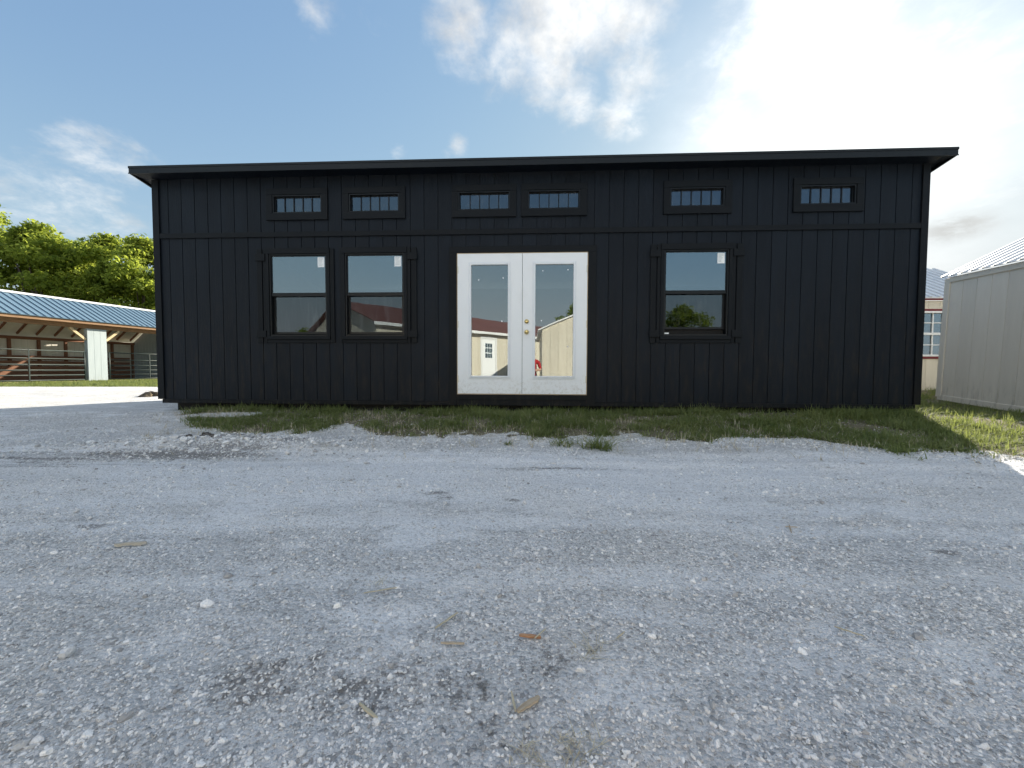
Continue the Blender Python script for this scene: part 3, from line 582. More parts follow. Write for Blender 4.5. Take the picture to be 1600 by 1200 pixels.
# tall windows
LAB = ['black framed sash window left of the twin pair', 'black framed sash window right of the twin pair, nearest the white doors', 'single black framed sash window right of the white doors']
for k, (a, b) in enumerate(WINS):
    z0, z1 = WZ; mid = 1.563; lift = .075 if k == 2 else .012
    fr = ring(a, b, z0, z1, .020, -.016, .09)
    fr.cbox(a + .0203, b - .0203, -.004, .018, mid - .022, mid + .016)
    win = fr.build('window', MT['vinyl'], cabin); win['label'] = LAB[k]
    ring(a + .0205, b - .0205, mid + .0165, z1 - .0205, .012, .000, .024).build('upper_sash', MT['vinyl'], win)
    MB().box(a + .0327, b - .0327, .010, .014, mid + .0287, z1 - .0327).build('pane', MT['glass'], win)
    lz0 = z0 + .021 + lift
    ls = ring(a + .0205, b - .0205, lz0, mid + .010 + (lift if k == 2 else 0), .030, .036, .062); ls.build('lower_sash', MT['vinyl'], win)
    MB().box(a + .0507, b - .0507, .046, .050, lz0 + .0302, mid - .0205 + (lift if k == 2 else 0)).build('pane', MT['glass_low'], win)
    if k == 2: MB().box(a + .0205, b - .0205, .066, .07, z0 + .021, z0 + .10).build('screen_mesh', MT['timber_dark'], win)
    # sticker with faint print
    sx0 = b - .0327 - .115; sz1 = z1 - .0327 - .012
    st = MB().box(sx0, sx0 + .100, .0082, .0097, sz1 - .145, sz1).build('sticker', MT['paper'], win)
    pm = MB()
    for q in range(7): pm.box(sx0 + .012, sx0 + .012 + random.uniform(.04, .075), .0076, .0081, sz1 - .02 - q * .017, sz1 - .013 - q * .017)
    pm.build('sticker_print', MT['print'], win)
    if k == 2: MB().box(a + .030, a + .095, .030, .0315, z0 + .028, z0 + .048).build('maker_label', MT['paper'], win)
    # trim round the window
    trim(a - .047, b + .047, z1 + .0005, z1 + .082, -.034, parent=win); trim(a - .047, b + .047, z0 - .052, z0 - .0005, -.036, parent=win, name='sill')
    for xa in (a - .047, b + .0005): trim(xa, xa + .0465, z0, z1, -.030, mat='black_trim_v', parent=win)
    trim(a - .046, b + .046, z0 - .102, z0 - .0525, -.018, parent=win)
    def shutter(xs, sgn, cleats):
        # two narrow upright boards with an open joint, tied by short cleats; xs = edge next to the window trim
        w1, gp, w2 = .045, .016, .078
        lo, hi = z0 - .102, z1 + .074
        if not cleats:
            x0, x1 = (xs, xs + .062) if sgn > 0 else (xs - .030, xs); trim(x0, x1, lo, hi, -.020, mat='black_trim_v', parent=win, name='shutter_board'); return
        e = [(xs, xs + w1), (xs + w1 + gp, xs + w1 + gp + w2)] if sgn > 0 else [(xs - w1, xs), (xs - w1 - gp - w2, xs - w1 - gp)]
        for x0, x1 in e: trim(x0, x1, lo, hi, -.020, mat='black_trim_v', parent=win, name='shutter_board')
        x0, x1 = (xs + .004, xs + .150) if sgn > 0 else (xs - .150, xs - .004)
        for zc in (z0 + .028, z1 - .05): trim(x0, x1, zc - .050, zc + .050, -.040, -.0205, parent=win, name='shutter_cleat')
    shutter(a - .048, -1, k != 1); shutter(b + .048, 1, k != 0)
# transom windows
TL = ['leftmost five-light transom window under the eave', 'second transom window from the left under the eave', 'transom window above the left white door', 'transom window above the right white door', 'transom window above the single tall window', 'rightmost five-light transom window under the eave']
for k, (a, b) in enumerate(TRANS):
    z0, z1 = TZ
    win = ring(a, b, z0, z1, .018, -.010, .085).build('transom_window', MT['vinyl'], cabin); win['label'] = TL[k]
    MB().box(a + .0185, b - .0185, .034, .038, z0 + .0185, z1 - .0185).build('pane', MT['glass_transom'], win)
    ring(a + .0183, b - .0183, z0 + .0183, z1 - .0183, .010, .020, .033).build('sash', MT['vinyl'], win)
    wi = (b - a - .037 - .02)
    for q in range(1, 5): xx = a + .0285 + wi * q / 5; MB().cbox(xx - .0065, xx + .0065, .022, .0335, z0 + .0287, z1 - .0287, .001).build('muntin', MT['vinyl'], win)
    tw = .092
    trim(a - tw, b + tw, z1 + .0005, z1 + tw, -.022, parent=win); trim(a - tw, b + tw, z0 - tw - .01, z0 - .0005, -.026, parent=win)
    for xa in (a - tw, b + .0005): trim(xa, xa + tw - .0005, z0, z1, -.021, mat='black_trim_v', parent=win)
# double doors
trim(4.430, 6.534, 2.1405, 2.232, -.022); trim(4.430, 4.5395, -.054, 2.140, -.024, mat='black_trim_v'); trim(6.4205, 6.534, -.054, 2.140, -.024, mat='black_trim_v')
trim(4.540, 6.420, .030, .1045, -.022); trim(4.540, 6.420, -.054, .0295, -.016)
jm = ring(4.5405, 6.4195, .1055, 2.1395, .010, -.014, .09).build('door_jamb', MT['tan_wood'], cabin)
for k, (a, b, g0, g1) in enumerate(((4.5525, 5.4845, 4.752, 5.280), (5.4905, 6.4075, 5.674, 6.214))):
    z0, z1 = .118, 2.128; gz0, gz1 = .377, 1.968
    dm = MB(); dm.box(a, g0, -.018, .026, z0, z1); dm.box(g1, b, -.018, .026, z0, z1); dm.box(g0, g1, -.018, .026, z0, gz0); dm.box(g0, g1, -.018, .026, gz1, z1)
    door = dm.build('door', MT['white'], cabin); door['label'] = ('left white door with full length glass', 'right white door with full length glass and brass knob')[k]
    fm = ring(g0 - .042, g1 + .042, gz0 - .042, gz1 + .042, .016, -.026, -.0182); ring(g0 - .026, g1 + .026, gz0 - .026, gz1 + .026, .026, -.033, -.0182, fm, .004)
    fm.build('glazing_frame', MT['white_plastic'], door)
    MB().box(g0, g1, -.006, -.002, gz0, gz1).build('pane', MT['glass_door'], door)
    hx = a - .004 if k == 0 else b - .010
    for hz in (.33, 1.12, 1.90): MB().cbox(hx, hx + .014, -.0235, -.0145, hz - .05, hz + .05, .002).build('hinge', MT['hinge'], door)
    for (dx, dz) in (((4.858, 1.755), (5.210, 1.782), (5.195, 1.165)), ((5.780, 1.880), (6.137, 1.893), (5.762, 1.172), (6.14, .80)))[k]:
        MB().tube([(dx, -.0065, dz), (dx, -.0095, dz)], .010, 10).build('glass_spacer', MT['white_plastic'], door)
    if k == 1:
        def turned(zc, prof, name):
            MB().tube([(5.551, -.0185 - d, zc) for d, r in prof], [r for d, r in prof], 20).build(name, MT['brass'], door, True)
        turned(1.160, [(0, .032), (.006, .032), (.012, .028), (.016, .018), (.024, .017), (.026, .012)], 'deadbolt')
        turned(1.008, [(0, .034), (.006, .033), (.010, .014), (.030, .013), (.036, .022), (.046, .028), (.056, .027), (.064, .018), (.067, .006)], 'door_knob')

# ------------------------------------------------------------------ generic shed pieces
def ribs(root, n, mesh, mat, step, origin, name='roof_rib'):
    for k in range(n):
        o = link(name, mesh, mat, root); o.location = Vector(origin) + Vector(step) * k

# open livestock barn on the left
BA = Vector((BARN_A[0], BARN_A[1], .20)); byaw = math.atan2(BARN_E[1], BARN_E[0])
barn = empty('livestock_barn', BA, (0, 0, byaw)); tag(barn, 'open fronted livestock barn with blue metal roof and pale blue post panel', 'barn')
# local axes: x along the front (away from the viewer), y to the left = into the barn, z up
X0, X1, DEP = -9.0, 6.7, 3.45; EZ = 2.58; RZ = 3.62; RY = 1.55
for k in range(int((X1 - X0) / .6)):                   # back wall liner panels
    a = X0 + k * .6; MB().box(a + .004, a + .596, DEP, DEP + .03, 0, 2.0).build('wall_panel', MT['whitewall'], barn)
    for q in range(1, 3): MB().box(a + q * .2 - .008, a + q * .2 + .008, DEP - .010, DEP - .0005, 0, 2.0).build('panel_seam', MT['whitewall'], barn)
for k in range(17): xx = X1 - .10 - k * .92; MB().cbox(xx - .045, xx + .045, DEP - .11, DEP - .012, 0, 1.95, .004).build('stud', MT['lumber_red'], barn)
for zc in (.14, .37, .60, .83, 1.06): MB().cbox(X0, X1 - .3, DEP - .16, DEP - .115, zc - .085, zc + .085, .004).build('stall_board', MT['lumber_red'], barn)
MB().cbox(X0, X1 - .05, DEP - .17, DEP - .02, 1.86, 1.98, .004).build('girt', MT['lumber_red'], barn)
MB().box(X1, X1 + .05, -.05, DEP + .03, 0, 2.0).build('end_wall', MT['paleblue'], barn)
for k in range(17): a = -.04 + k * .2032; MB().box(X1 - .012, X1 - .0005, a + .003, a + .2, 0, 2.0).build('end_plank', MT['paleblue'], barn)
MB().cbox(X0, X1 + .1, -.06, .05, 2.28, 2.50, .006).build('front_beam', MT['lumber'], barn)
MB().cbox(X0, X1 + .3, -.36, -.32, 2.44, 2.56, .004).build('fascia', MT['lumber'], barn)
MB().cbox(X0, X1 + .3, -.318, -.061, 2.50, 2.515, .002).build('soffit', MT['lumber_pale'], barn)
for k in range(3): a = 2.53 + k * .225; MB().box(a + .003, a + .222, -.09, -.061, .02, 2.27).build('post_plank', MT['paleblue'], barn)
MB().cbox(2.53, 3.205, -.06, .09, 0, 2.275, .004).build('post_core', MT['paleblue'], barn)
MB().add([(X1, -.05, 2.0), (X1, DEP, 2.0), (X1, RY, 3.4), (X1 + .05, -.05, 2.0), (X1 + .05, DEP, 2.0), (X1 + .05, RY, 3.4)], [(0, 1, 2), (3, 5, 4), (0, 3, 4, 1), (1, 4, 5, 2), (2, 5, 3, 0)]).build('gable_panel', MT['paleblue'], barn)
for s, xa in ((-1, 2.53), (1, 3.205)): MB().bar((xa + s * .02, .0, 1.80), (xa + s * .52, .0, 2.27), .09, .09, (0, 1, 0)).build('brace', MT['lumber_pale'], barn)
# roof: front slope and back slope
rf = MB().quadslab((X0, -.42, EZ), (X1 + .35, -.42, EZ), (X1 + .35, RY, RZ), (X0, RY, RZ), .025).quadslab((X1 + .35, DEP + .4, 1.95), (X0, DEP + .4, 1.95), (X0, RY, RZ), (X1 + .35, RY, RZ), .025).build('roof', MT['bluemetal'], barn)
rbm = MB().bar((0, -.43, EZ + .014), (0, RY - .05, RZ - .008), .035, .03).mesh('roof_rib'); ribs(rf, 66, rbm, MT['bluemetal'], (.238, 0, 0), (X0 + .1, 0, 0))
MB().quadslab((X0, RY - .16, RZ - .04), (X1 + .36, RY - .16, RZ - .04), (X1 + .36, RY, RZ + .05), (X0, RY, RZ + .05), .02).quadslab((X1 + .36, RY + .16, RZ - .04), (X0, RY + .16, RZ - .04), (X0, RY, RZ + .05), (X1 + .36, RY, RZ + .05), .02).build('ridge_cap', MT['whitemetal'], rf)
for k in range(26): xx = X0 + .3 + k * .61; MB().bar((xx, -.30, EZ - .05), (xx, RY, RZ - .09), .04, .12).bar((xx, DEP, 2.10), (xx, RY, RZ - .13), .04, .09).build('rafter', MT['lumber_red'], barn)
MB().quadslab((X1 + .3, DEP + .3, 1.98), (X0, DEP + .3, 1.98), (X0, RY, RZ - .045), (X1 + .3, RY, RZ - .045), .01).build('roof_liner', MT['whitewall'], barn)
def gate(x0, x1, label):
    t = empty('tube_gate', BA, (0, 0, byaw)); tag(t, label, 'gate', 'tube gates of the livestock barn')
    y = -.03; zs = (.10, .30, .50, .72, .96, 1.28)
    for z in zs: MB().tube([(x0, y, z), (x1, y, z)], .021, 8).build('rail', MT['gate_paint'], t, True)
    for xx in (x0, x1): MB().tube([(xx, y, .06), (xx, y, 1.30)], .024, 8).build('end_upright', MT['gate_paint'], t, True)
    n = max(1, int(abs(x1 - x0) // 1.9))
    for k in range(1, n + 1): xx = x0 + (x1 - x0) * k / (n + 1); MB().cbox(xx - .018, xx + .018, y - .028, y - .022, .08, 1.29, .001).build('brace_strap', MT['gate_paint'], t)
    return t
gate(-2.6, 2.44, 'dark green tube gate left of the pale blue post panel'); gate(3.32, 6.55, 'dark green tube gate between the post panel and the black cabin')
# timber kickboard under the gates
MB().cbox(X0, X1, -.08, .02, -.12, .045, .004).build('kick_board', MT['lumber_pale'], barn)

# beige shed on the right: far corner, near corner of the visible eave wall
fc = Vector((8.66, 7.80, 0)); nc = Vector((8.18, 6.17, 0)); d = (nc - fc).normalized()
BS = Vector((8.66, 7.80, CAM_H - .605))
beige = empty('beige_shed', BS, (0, 0, 0)); tag(beige, 'beige wooden shed with galvanised roof at the right edge', 'shed')
rx = Matrix(((d.x, d.y * -1, 0), (d.y, d.x, 0), (0, 0, 1)))   # local x along wall towards the viewer
pitch = Matrix.Rotation(R(3.0), 3, 'Y')
beige.rotation_euler = (rx @ pitch).to_euler()
LW = 5.2; HW = 2.42; ST = .302
# outward side is local -y?  n_out = (-.958,.286) world
sgn = 1 if (rx @ Vector((0, 1, 0))).dot(Vector((-.958, .286, 0))) > 0 else -1
def byy(a, b): return (min(sgn * a, sgn * b), max(sgn * a, sgn * b))
MB().box(0, LW, *byy(-.08, -.0125), .10, HW).box(0, .07, *byy(-2.6, -.0805), .10, HW).build('wall', MT['beige_shade'], beige)
for k in range(17): a = .09 + k * ST; MB().box(a + .004, a + ST - .004, *byy(-.0124, 0), .10, HW - .05).build('siding_plank', MT['beige_shade'], beige)
MB().cbox(-.012, .095, *byy(.0005, .02), .06, HW - .02, .002).build('corner_board', MT['beige_shade'], beige)
MB().cbox(-.031, -.0125, *byy(-.10, .02), .06, HW - .02, .002).build('corner_board', MT['beige_shade'], beige)
MB().cbox(.0955, LW, *byy(.0005, .02), HW - .10, HW, .002).build('frieze_board', MT['beige_shade'], beige)
MB().cbox(.0, LW, *byy(-.03, .012), .0, .0985, .003).build('base_board', MT['beige_shade'], beige)
for q in (-.35, -1.6): MB().cbox(.15, LW, *byy(q, q - .12), -.15, -.001, .004).build('skid', MT['timber_dark'], beige)
ro = .06; pz = .55
rf = MB().quadslab((-.07, sgn * ro, HW + .012), (LW, sgn * ro, HW + .012), (LW, -sgn * 1.9, HW + .012 + pz * 1.96), (-.07, -sgn * 1.9, HW + .012 + pz * 1.96), .012 * sgn).build('roof', MT['galv'], beige)
rbm = MB().bar((0, sgn * (ro + .005), HW + .028), (0, -sgn * 1.9, HW + .028 + pz * 1.96), .05, .03).mesh('roof_rib'); ribs(rf, 23, rbm, MT['galv'], (.229, 0, 0), (-.03, 0, 0))

# cream shed with dark red trim seen between the cabin and the beige shed
RS = Vector((12.9, 10.0, .20)); red = empty('red_trimmed_shed', RS, (0, 0, R(180))); tag(red, 'cream shed with dark red trim behind the gap beside the cabin', 'shed')
# local: x to the viewer's left, front face on +y
WL = 6.2; HWL = 1.80
def fx(px): return 12.9 - (px - 800) / 600 * 10.0
wx1, wx0 = fx(1441.5) + .03, fx(1473.5); WW = (wx0, wx0 + .62, .93, 2.0 - .0)
WZ0, WZ1 = .93 - .02, 1.98
HWL = 2.30
wopen = [(wx0, wx0 + .60, WZ0, WZ1)]
cut_boxes(MB(), 0, WL, .05, HWL, -.08, -.0125, wopen).build('wall', MT['cream'], red)
for k in range(20):
    a = k * .305; 
    for m in cell_pieces(a + .003, a + .302, .08, HWL, -.0124, 0, wopen): m.build('siding_plank', MT['cream'], red)
for z0, z1 in ((HWL + .01, HWL + .06), (WZ1 + .0505, WZ1 + .105), (WZ0 - .11, WZ0 - .0505)):
    x0, x1 = (0, WL) if z0 > HWL - .1 else (wx0 - .15, wx0 + .75); MB().cbox(x0, x1, .0005, .025, z0, z1, .002).build('red_trim', MT['redtrim'], red)
MB().cbox(0, WL, .0005, .02, -.02, .075, .002).build('base_board', MT['cream'], red)
rwin = ring(wx0 - .05, wx0 + .65, WZ0 - .05, WZ1 + .05, .05, -.02, .03).cbox(wx0 + .0005, wx0 + .5995, -.012, .018, (WZ0 + WZ1) / 2 - .03, (WZ0 + WZ1) / 2 + .03).build('window', MT['whitemetal'], red)
MB().box(wx0, wx0 + .6, -.045, -.04, WZ0, WZ1).build('pane', MT['glass'], rwin)
MB().cbox(wx0 + .285, wx0 + .315, -.036, -.015, WZ0, WZ1, .002).build('muntin', MT['whitemetal'], rwin)
for zc in (WZ0 + .25, WZ1 - .25): MB().cbox(wx0 + .0005, wx0 + .5995, -.0355, -.0155, zc - .012, zc + .012, .002).build('muntin', MT['whitemetal'], rwin)
MB().box(-.0, WL, -4.0, -.1, .05, HWL - .05).build('interior_block', MT['dark_room'], red)
pz = .60
rf = MB().quadslab((-.15, .10, HWL + .065), (WL, .10, HWL + .065), (WL, -2.0, HWL + .065 + pz * 2.1), (-.15, -2.0, HWL + .065 + pz * 2.1), -.015).build('roof', MT['galv'], red)
rbm = MB().bar((0, .105, HWL + .085), (0, -2.0, HWL + .085 + pz * 2.1), .05, .03).mesh('roof_rib'); ribs(rf, 27, rbm, MT['galv'], (.229, 0, 0), (-.12, 0, 0))

# ------------------------------------------------------------------ what the glass mirrors: buildings and trees behind the viewer
NRM = CAB_R @ Vector((0, 1, 0)); P0 = CAB_O
def mirror(x, y, z=0.0):
    p = Vector((x, y, z)); return p - 2 * (p - P0).dot(NRM) * NRM
A = mirror(-5.64, 15.9); e1 = (mirror(-5.64 + .68, 15.9 + .735) - A); e2 = (mirror(-5.64 - .735, 15.9 + .68) - A)
e1.z = e2.z = 0; e1.normalize(); e2.normalize(); A.z = 0
Mx = Matrix((e1, e2, Vector((0, 0, 1)))).transposed()
redb = empty('red_roofed_building', A); tag(redb, 'cream building with red brown roof mirrored in the door glass', 'building')
LB, WB, HB, RB = 17.0, 6.7, 2.72, 3.98
dopen = [(6.0, 6.95, .25, 2.35), (8.15, 8.85, 1.0, 2.0)]
m = MB(Mx); cut_boxes(m, 0, LB, 0, HB, .013, .12, dopen); m.box(0, .1, .12, WB, 0, HB); m.box(0, LB, WB, WB + .1, 0, HB); m.box(LB, LB + .1, 0, WB, 0, HB)
for xa in (0, LB): m.add([(xa, 0, HB), (xa, WB, HB), (xa, WB / 2, RB - .05), (xa + .1, 0, HB), (xa + .1, WB, HB), (xa + .1, WB / 2, RB - .05)], [(0, 1, 2), (3, 5, 4), (0, 3, 4, 1), (1, 4, 5, 2), (2, 5, 3, 0)])
m.build('wall', MT['cream'], redb)
for k in range(41):
    a = k * .4064
    for mm in cell_pieces(a + .004, a + .402, .1, HB, .0, .0128, dopen): mm.M = Mx; mm.build('siding_plank', MT['cream'], redb)
MB(Mx).quadslab((-.25, -.3, HB - .02), (LB + .3, -.3, HB - .02), (LB + .3, WB / 2, RB), (-.25, WB / 2, RB), .03).quadslab((LB + .3, WB + .3, HB - .02), (-.25, WB + .3, HB - .02), (-.25, WB / 2, RB), (LB + .3, WB / 2, RB), .03).build('roof', MT['redmetal'], redb)
MB(Mx).cbox(-.25, LB + .3, -.33, -.305, HB - .16, HB - .03, .004).build('fascia', MT['whitemetal'], redb)
dr = MB(Mx).box(6.0, 6.95, .0, .05, .25, 2.35).build('door', MT['white'], redb)
for i in range(3):
    for j in range(3): MB(Mx).box(6.22 + i * .18, 6.37 + i * .18, -.012, -.0005, 1.35 + j * .27, 1.58 + j * .27).build('pane', MT['glass'], dr)
ring(5.88, 7.07, .13, 2.47, .115, -.03, -.0005, MB(Mx)).build('door_trim', MT['whitemetal'], redb)
wn = ring(8.08, 8.92, .93, 2.07, .07, -.03, .02, MB(Mx)).build('window', MT['whitemetal'], redb); MB(Mx).box(8.15, 8.85, .03, .04, 1.0, 2.0).build('pane', MT['glass'], wn)
# gabled beige shed right behind the viewer
B0 = mirror(1.15, 14.6); f1 = mirror(2.15, 14.6 - .05) - B0; f1.z = 0; f1.normalize(); f2 = mirror(1.15 + .05, 15.6) - B0; f2.z = 0; f2.normalize(); B0.z = .02
M2 = Matrix((f1, f2, Vector((0, 0, 1)))).transposed()
bsh = empty('gabled_shed', B0); tag(bsh, 'pale cream gabled shed mirrored in the right door glass', 'shed')
WB2, HB2, RB2 = 3.05, 2.22, 2.85
MB(M2).box(0, WB2, .013, 4.8, .05, HB2).add([(0, .013, HB2), (WB2, .013, HB2), (WB2 / 2, .013, RB2), (0, 4.8, HB2), (WB2, 4.8, HB2), (WB2 / 2, 4.8, RB2)], [(0, 1, 2), (3, 5, 4), (0, 3, 4, 1), (1, 4, 5, 2), (2, 5, 3, 0)]).build('wall', MT['cream'], bsh)
for k in range(10):
    a = k * .305; za = HB2 + (RB2 - HB2) * (1 - abs(a + .15 - WB2 / 2) / (WB2 / 2)) - .08; MB(M2).box(a + .004, a + .301, 0, .0128, .08, za).build('siding_plank', MT['cream'], bsh)
MB(M2).quadslab((-.15, -.12, HB2 - .05), (-.15, 4.95, HB2 - .05), (WB2 / 2, 4.95, RB2 + .02), (WB2 / 2, -.12, RB2 + .02), .05).quadslab((WB2 + .15, 4.95, HB2 - .05), (WB2 + .15, -.12, HB2 - .05), (WB2 / 2, -.12, RB2 + .02), (WB2 / 2, 4.95, RB2 + .02), .05).build('roof', MT['whitemetal'], bsh)
MB(M2).cbox(-.012, .09, -.02, -.0005, .05, HB2 - .06, .002).build('corner_board', MT['cream'], bsh)

# ------------------------------------------------------------------ trees
def tree(x, y, h, cr, label, seed, n_leaf=26000, low=.16, leaf=.14, group='trees behind the livestock barn'):
    r = np.random.default_rng(seed); z0 = gh(x, y) - .05; root = empty('broadleaf_tree', (x, y, z0)); tag(root, label, 'tree', group)
    m = MB(); th_ = h * .5; bend = r.normal(0, .04, 2) * h
    tp = [(bend[0] * t * t, bend[1] * t * t, th_ * t) for t in np.linspace(0, 1, 6)]; m.tube(tp, [h * .022 * (1 - .55 * t) for t in np.linspace(0, 1, 6)], 8)
    cents = []
    for k in range(64):
        az = r.uniform(0, 6.283); t = r.uniform(0, 1); zc = h * (low + (.97 - low) * t); prof = math.sin(min(1, .12 + t * .95) * math.pi) ** .55
        rr = cr * prof * r.uniform(.35, 1.0) ** .6; c = np.array([math.cos(az) * rr, math.sin(az) * rr, zc + r.normal(0, .02 * h)]); cents.append((c, cr * r.uniform(.16, .34)))
        if k < 22:
            s = tp[r.integers(2, 6)]; q = [s, tuple((np.array(s) * .5 + c * .5) + np.array([0, 0, -.03 * h])), tuple(c)]; m.tube(q, [h * .008, h * .005, h * .002], 5, False)
    m.build('trunk', MT['bark'], root, True)
    k = r.integers(0, len(cents), n_leaf); C = np.array([c for c, _ in cents])[k]; S = np.array([s for _, s in cents])[k]
    dv = r.normal(0, 1, (n_leaf, 3)); dv /= np.linalg.norm(dv, axis=1)[:, None]; P = C + dv * (S * r.random(n_leaf) ** .45)[:, None] * np.array([1.15, 1.15, .75]); P[:, 2] += r.normal(0, .05, n_leaf)
    P += r.normal(0, .06, P.shape)
    nrm = dv * .5 + r.normal(0, .7, (n_leaf, 3)) + np.array([0, 0, .5]); nrm /= np.linalg.norm(nrm, axis=1)[:, None]
    u = np.cross(nrm, r.normal(0, 1, (n_leaf, 3))); u /= np.linalg.norm(u, axis=1)[:, None]; v = np.cross(nrm, u); L = (leaf * r.uniform(.6, 1.35, n_leaf))[:, None]
    Vq = np.stack([P - u * L, P + v * L * .48 + nrm * L * .12, P + u * L, P - v * L * .48 + nrm * L * .12], 1).reshape(-1, 3)
    np_mesh('crown', Vq, np.arange(n_leaf * 4).reshape(-1, 4), MT['leaf'], root); return root
tree(-37.5, 27.5, 12.0, 4.0, 'tall broadleaf tree at the left edge behind the barn roof', 1)
tree(-32.8, 27.0, 10.6, 3.4, 'rounded bright green tree second from the left behind the barn', 2)
tree(-29.6, 28.5, 10.5, 3.2, 'bushy green tree above the middle of the barn roof', 3)
tree(-26.6, 28.0, 9.8, 2.9, 'green tree just left of the black cabin wall', 4)
tree(-25.0, 30.5, 10.2, 3.0, 'green tree half hidden behind the black cabin', 5)
tree(-35.5, 32.0, 11.0, 3.8, 'darker tree standing behind the first two trees on the left', 6, 12000)
p_ = mirror(16.0, 36.0); tree(p_.x, p_.y, 6.6, 3.0, 'round tree mirrored in the single tall window', 7, 9000, group='trees mirrored in the windows')
p_ = mirror(-22.5, 42.0); tree(p_.x, p_.y, 5.0, 3.0, 'small tree mirrored in the left tall window', 8, 7000, group='trees mirrored in the windows')
p_ = mirror(6.2, 38.0); tree(p_.x, p_.y, 7.2, 2.2, 'thin tree mirrored in the right door glass', 9, 3500, group='trees mirrored in the windows')

MT['chalk'] = material('chalky_stick', (.5, .47, .4), .9, wood_fn((.40, .37, .31), (.58, .55, .48), (1.0, 40, 40)))
# ------------------------------------------------------------------ small litter on the gravel
def chip(x, y, ln, wd, th_, az, label, mat, pitch_=0.0, name='wood_chip', cat='wood chip', grp='wood chips and twigs on the gravel'):
    m = MB(); n = 6; top = []; bot = []; r = random.Random(int((x * 971 + y * 373) * 100))
    for i in range(n + 1):
        t = i / n - .5; hw = wd * .5 * (1 - .55 * abs(2 * t) ** 3) * r.uniform(.8, 1.1); wob = r.uniform(-.12, .12) * wd; zc = th_ * r.uniform(-.15, .25)
        top += [(t * ln, -hw + wob, th_ * .5 + zc), (t * ln, hw + wob, th_ * .42 + zc)]; bot += [(t * ln, -hw + wob, -th_ * .5 + zc), (t * ln, hw + wob, -th_ * .5 + zc)]
    k = len(top); fs = []
    for i in range(n): a = 2 * i; fs += [(a, a + 2, a + 3, a + 1), (k + a, k + a + 1, k + a + 3, k + a + 2), (a, k + a, k + a + 2, a + 2), (a + 1, a + 3, k + a + 3, k + a + 1)]
    fs += [(0, 1, k + 1, k), (2 * n, k + 2 * n, k + 2 * n + 1, 2 * n + 1)]; m.add(top + bot, fs)
    o = m.build(name, MT[mat], None); o.location = (x, y, gh(x, y) + th_ * .5 + .006); o.rotation_euler = (0, pitch_, R(az)); return tag(o, label, cat, grp)
chip(.035, .795, .060, .013, .006, 38, 'pale split wood chip lying slanted near the bottom centre', 'chip')
chip(.003, .800, .050, .005, .004, 100, 'thin straw stem crossing the pale split wood chip', 'grass_dry', name='straw', cat='straw')
chip(.048, 1.00, .058, .010, .006, -8, 'orange bark chip lying level near the bottom centre', 'chip_red')
chip(.075, 1.005, .050, .003, .003, 50, 'thin straw stem beside the orange bark chip', 'grass_dry', name='straw', cat='straw')
chip(-.185, 1.06, .085, .0045, .004, 52, 'long straight straw stem slanting up left of the orange bark chip', 'grass_dry', name='straw', cat='straw')
chip(-.155, .975, .062, .006, .004, -2, 'thin brown twig lying level below the long straw stem', 'chip', name='twig', cat='twig')
chip(-.30, .775, .060, .006, .005, -35, 'frayed straw stem on the dark patch at lower left of centre', 'grass_dry', name='straw', cat='straw')
chip(-1.56, 1.545, .11, .014, .012, 12, 'pale chalky stick lying alone far left on the gravel', 'chalk', name='stick', cat='stick')
chip(1.25, 1.70, .10, .005, .005, 60, 'thin forked twig lying on the right of the gravel', 'chip', name='twig', cat='twig')
chip(1.27, 1.72, .05, .004, .004, -10, 'short twig crossing the forked twig on the right', 'chip', name='twig', cat='twig')
chip(-.42, 1.20, .10, .003, .003, 18, 'fine straw stem lying left of centre on the gravel', 'grass_dry', name='straw', cat='straw')
chip(.29, 1.0, .04, .003, .003, 42, 'fine straw stem right of the loose straw wisps', 'grass_dry', name='straw', cat='straw')
chip(.9, 1.0, .06, .003, .003, -40, 'single fine straw stem far right near the bottom', 'grass_dry', name='straw', cat='straw')
def straw(x, y, n, rad, label, h=.016):
    px = x + rng.normal(0, rad, n); py = y + rng.normal(0, rad * .6, n); V, F = blades(px, py, np.full(n, h), 2.2, .0008, 4, rad * .5, .4, int(abs(x * 100)) + n)
    o = np_mesh('straw_wisp', V - np.array([x, y, gh(x, y)]), F, MT['grass_dry']); o.location = (x, y, gh(x, y) + .006); tag(o, label, 'straw', 'loose straw wisps on the gravel')
straw(.20, .955, 14, .022, 'loose wisp of dry straw right of the orange bark chip'); straw(.115, .70, 18, .025, 'wisp of dry straw at the bottom edge right of centre')
straw(-.46, 1.25, 6, .02, 'tiny brown straw wisp left of centre'); straw(-1.75, 3.45, 14, .06, 'dry straw wisp on gravel below the twin windows', .05); straw(.02, .70, 8, .015, 'small straw wisp at the bottom edge centre')
def clod(x, y, sz, label, seed):
    b = bmesh.new(); bmesh.ops.create_icosphere(b, subdivisions=3, radius=1); q = random.Random(seed); off = Vector((q.random() * 9, q.random() * 9, q.random() * 9))
    from mathutils import noise as mn
    for v in b.verts: v.co = v.co * (1 + .75 * mn.noise(v.co * 1.3 + off) + .3 * mn.noise(v.co * 3.7 + off)); v.co = Vector((v.co.x * sz * 1.5, v.co.y * sz, v.co.z * sz * .8))
    me = bpy.data.meshes.new('soil_clod'); b.to_mesh(me); b.free(); o = link('soil_clod', me, MT['clod'], None, True); o.location = (x, y, gh(x, y) + sz * .35); tag(o, label, 'clod', 'dark soil clods on the low mound')
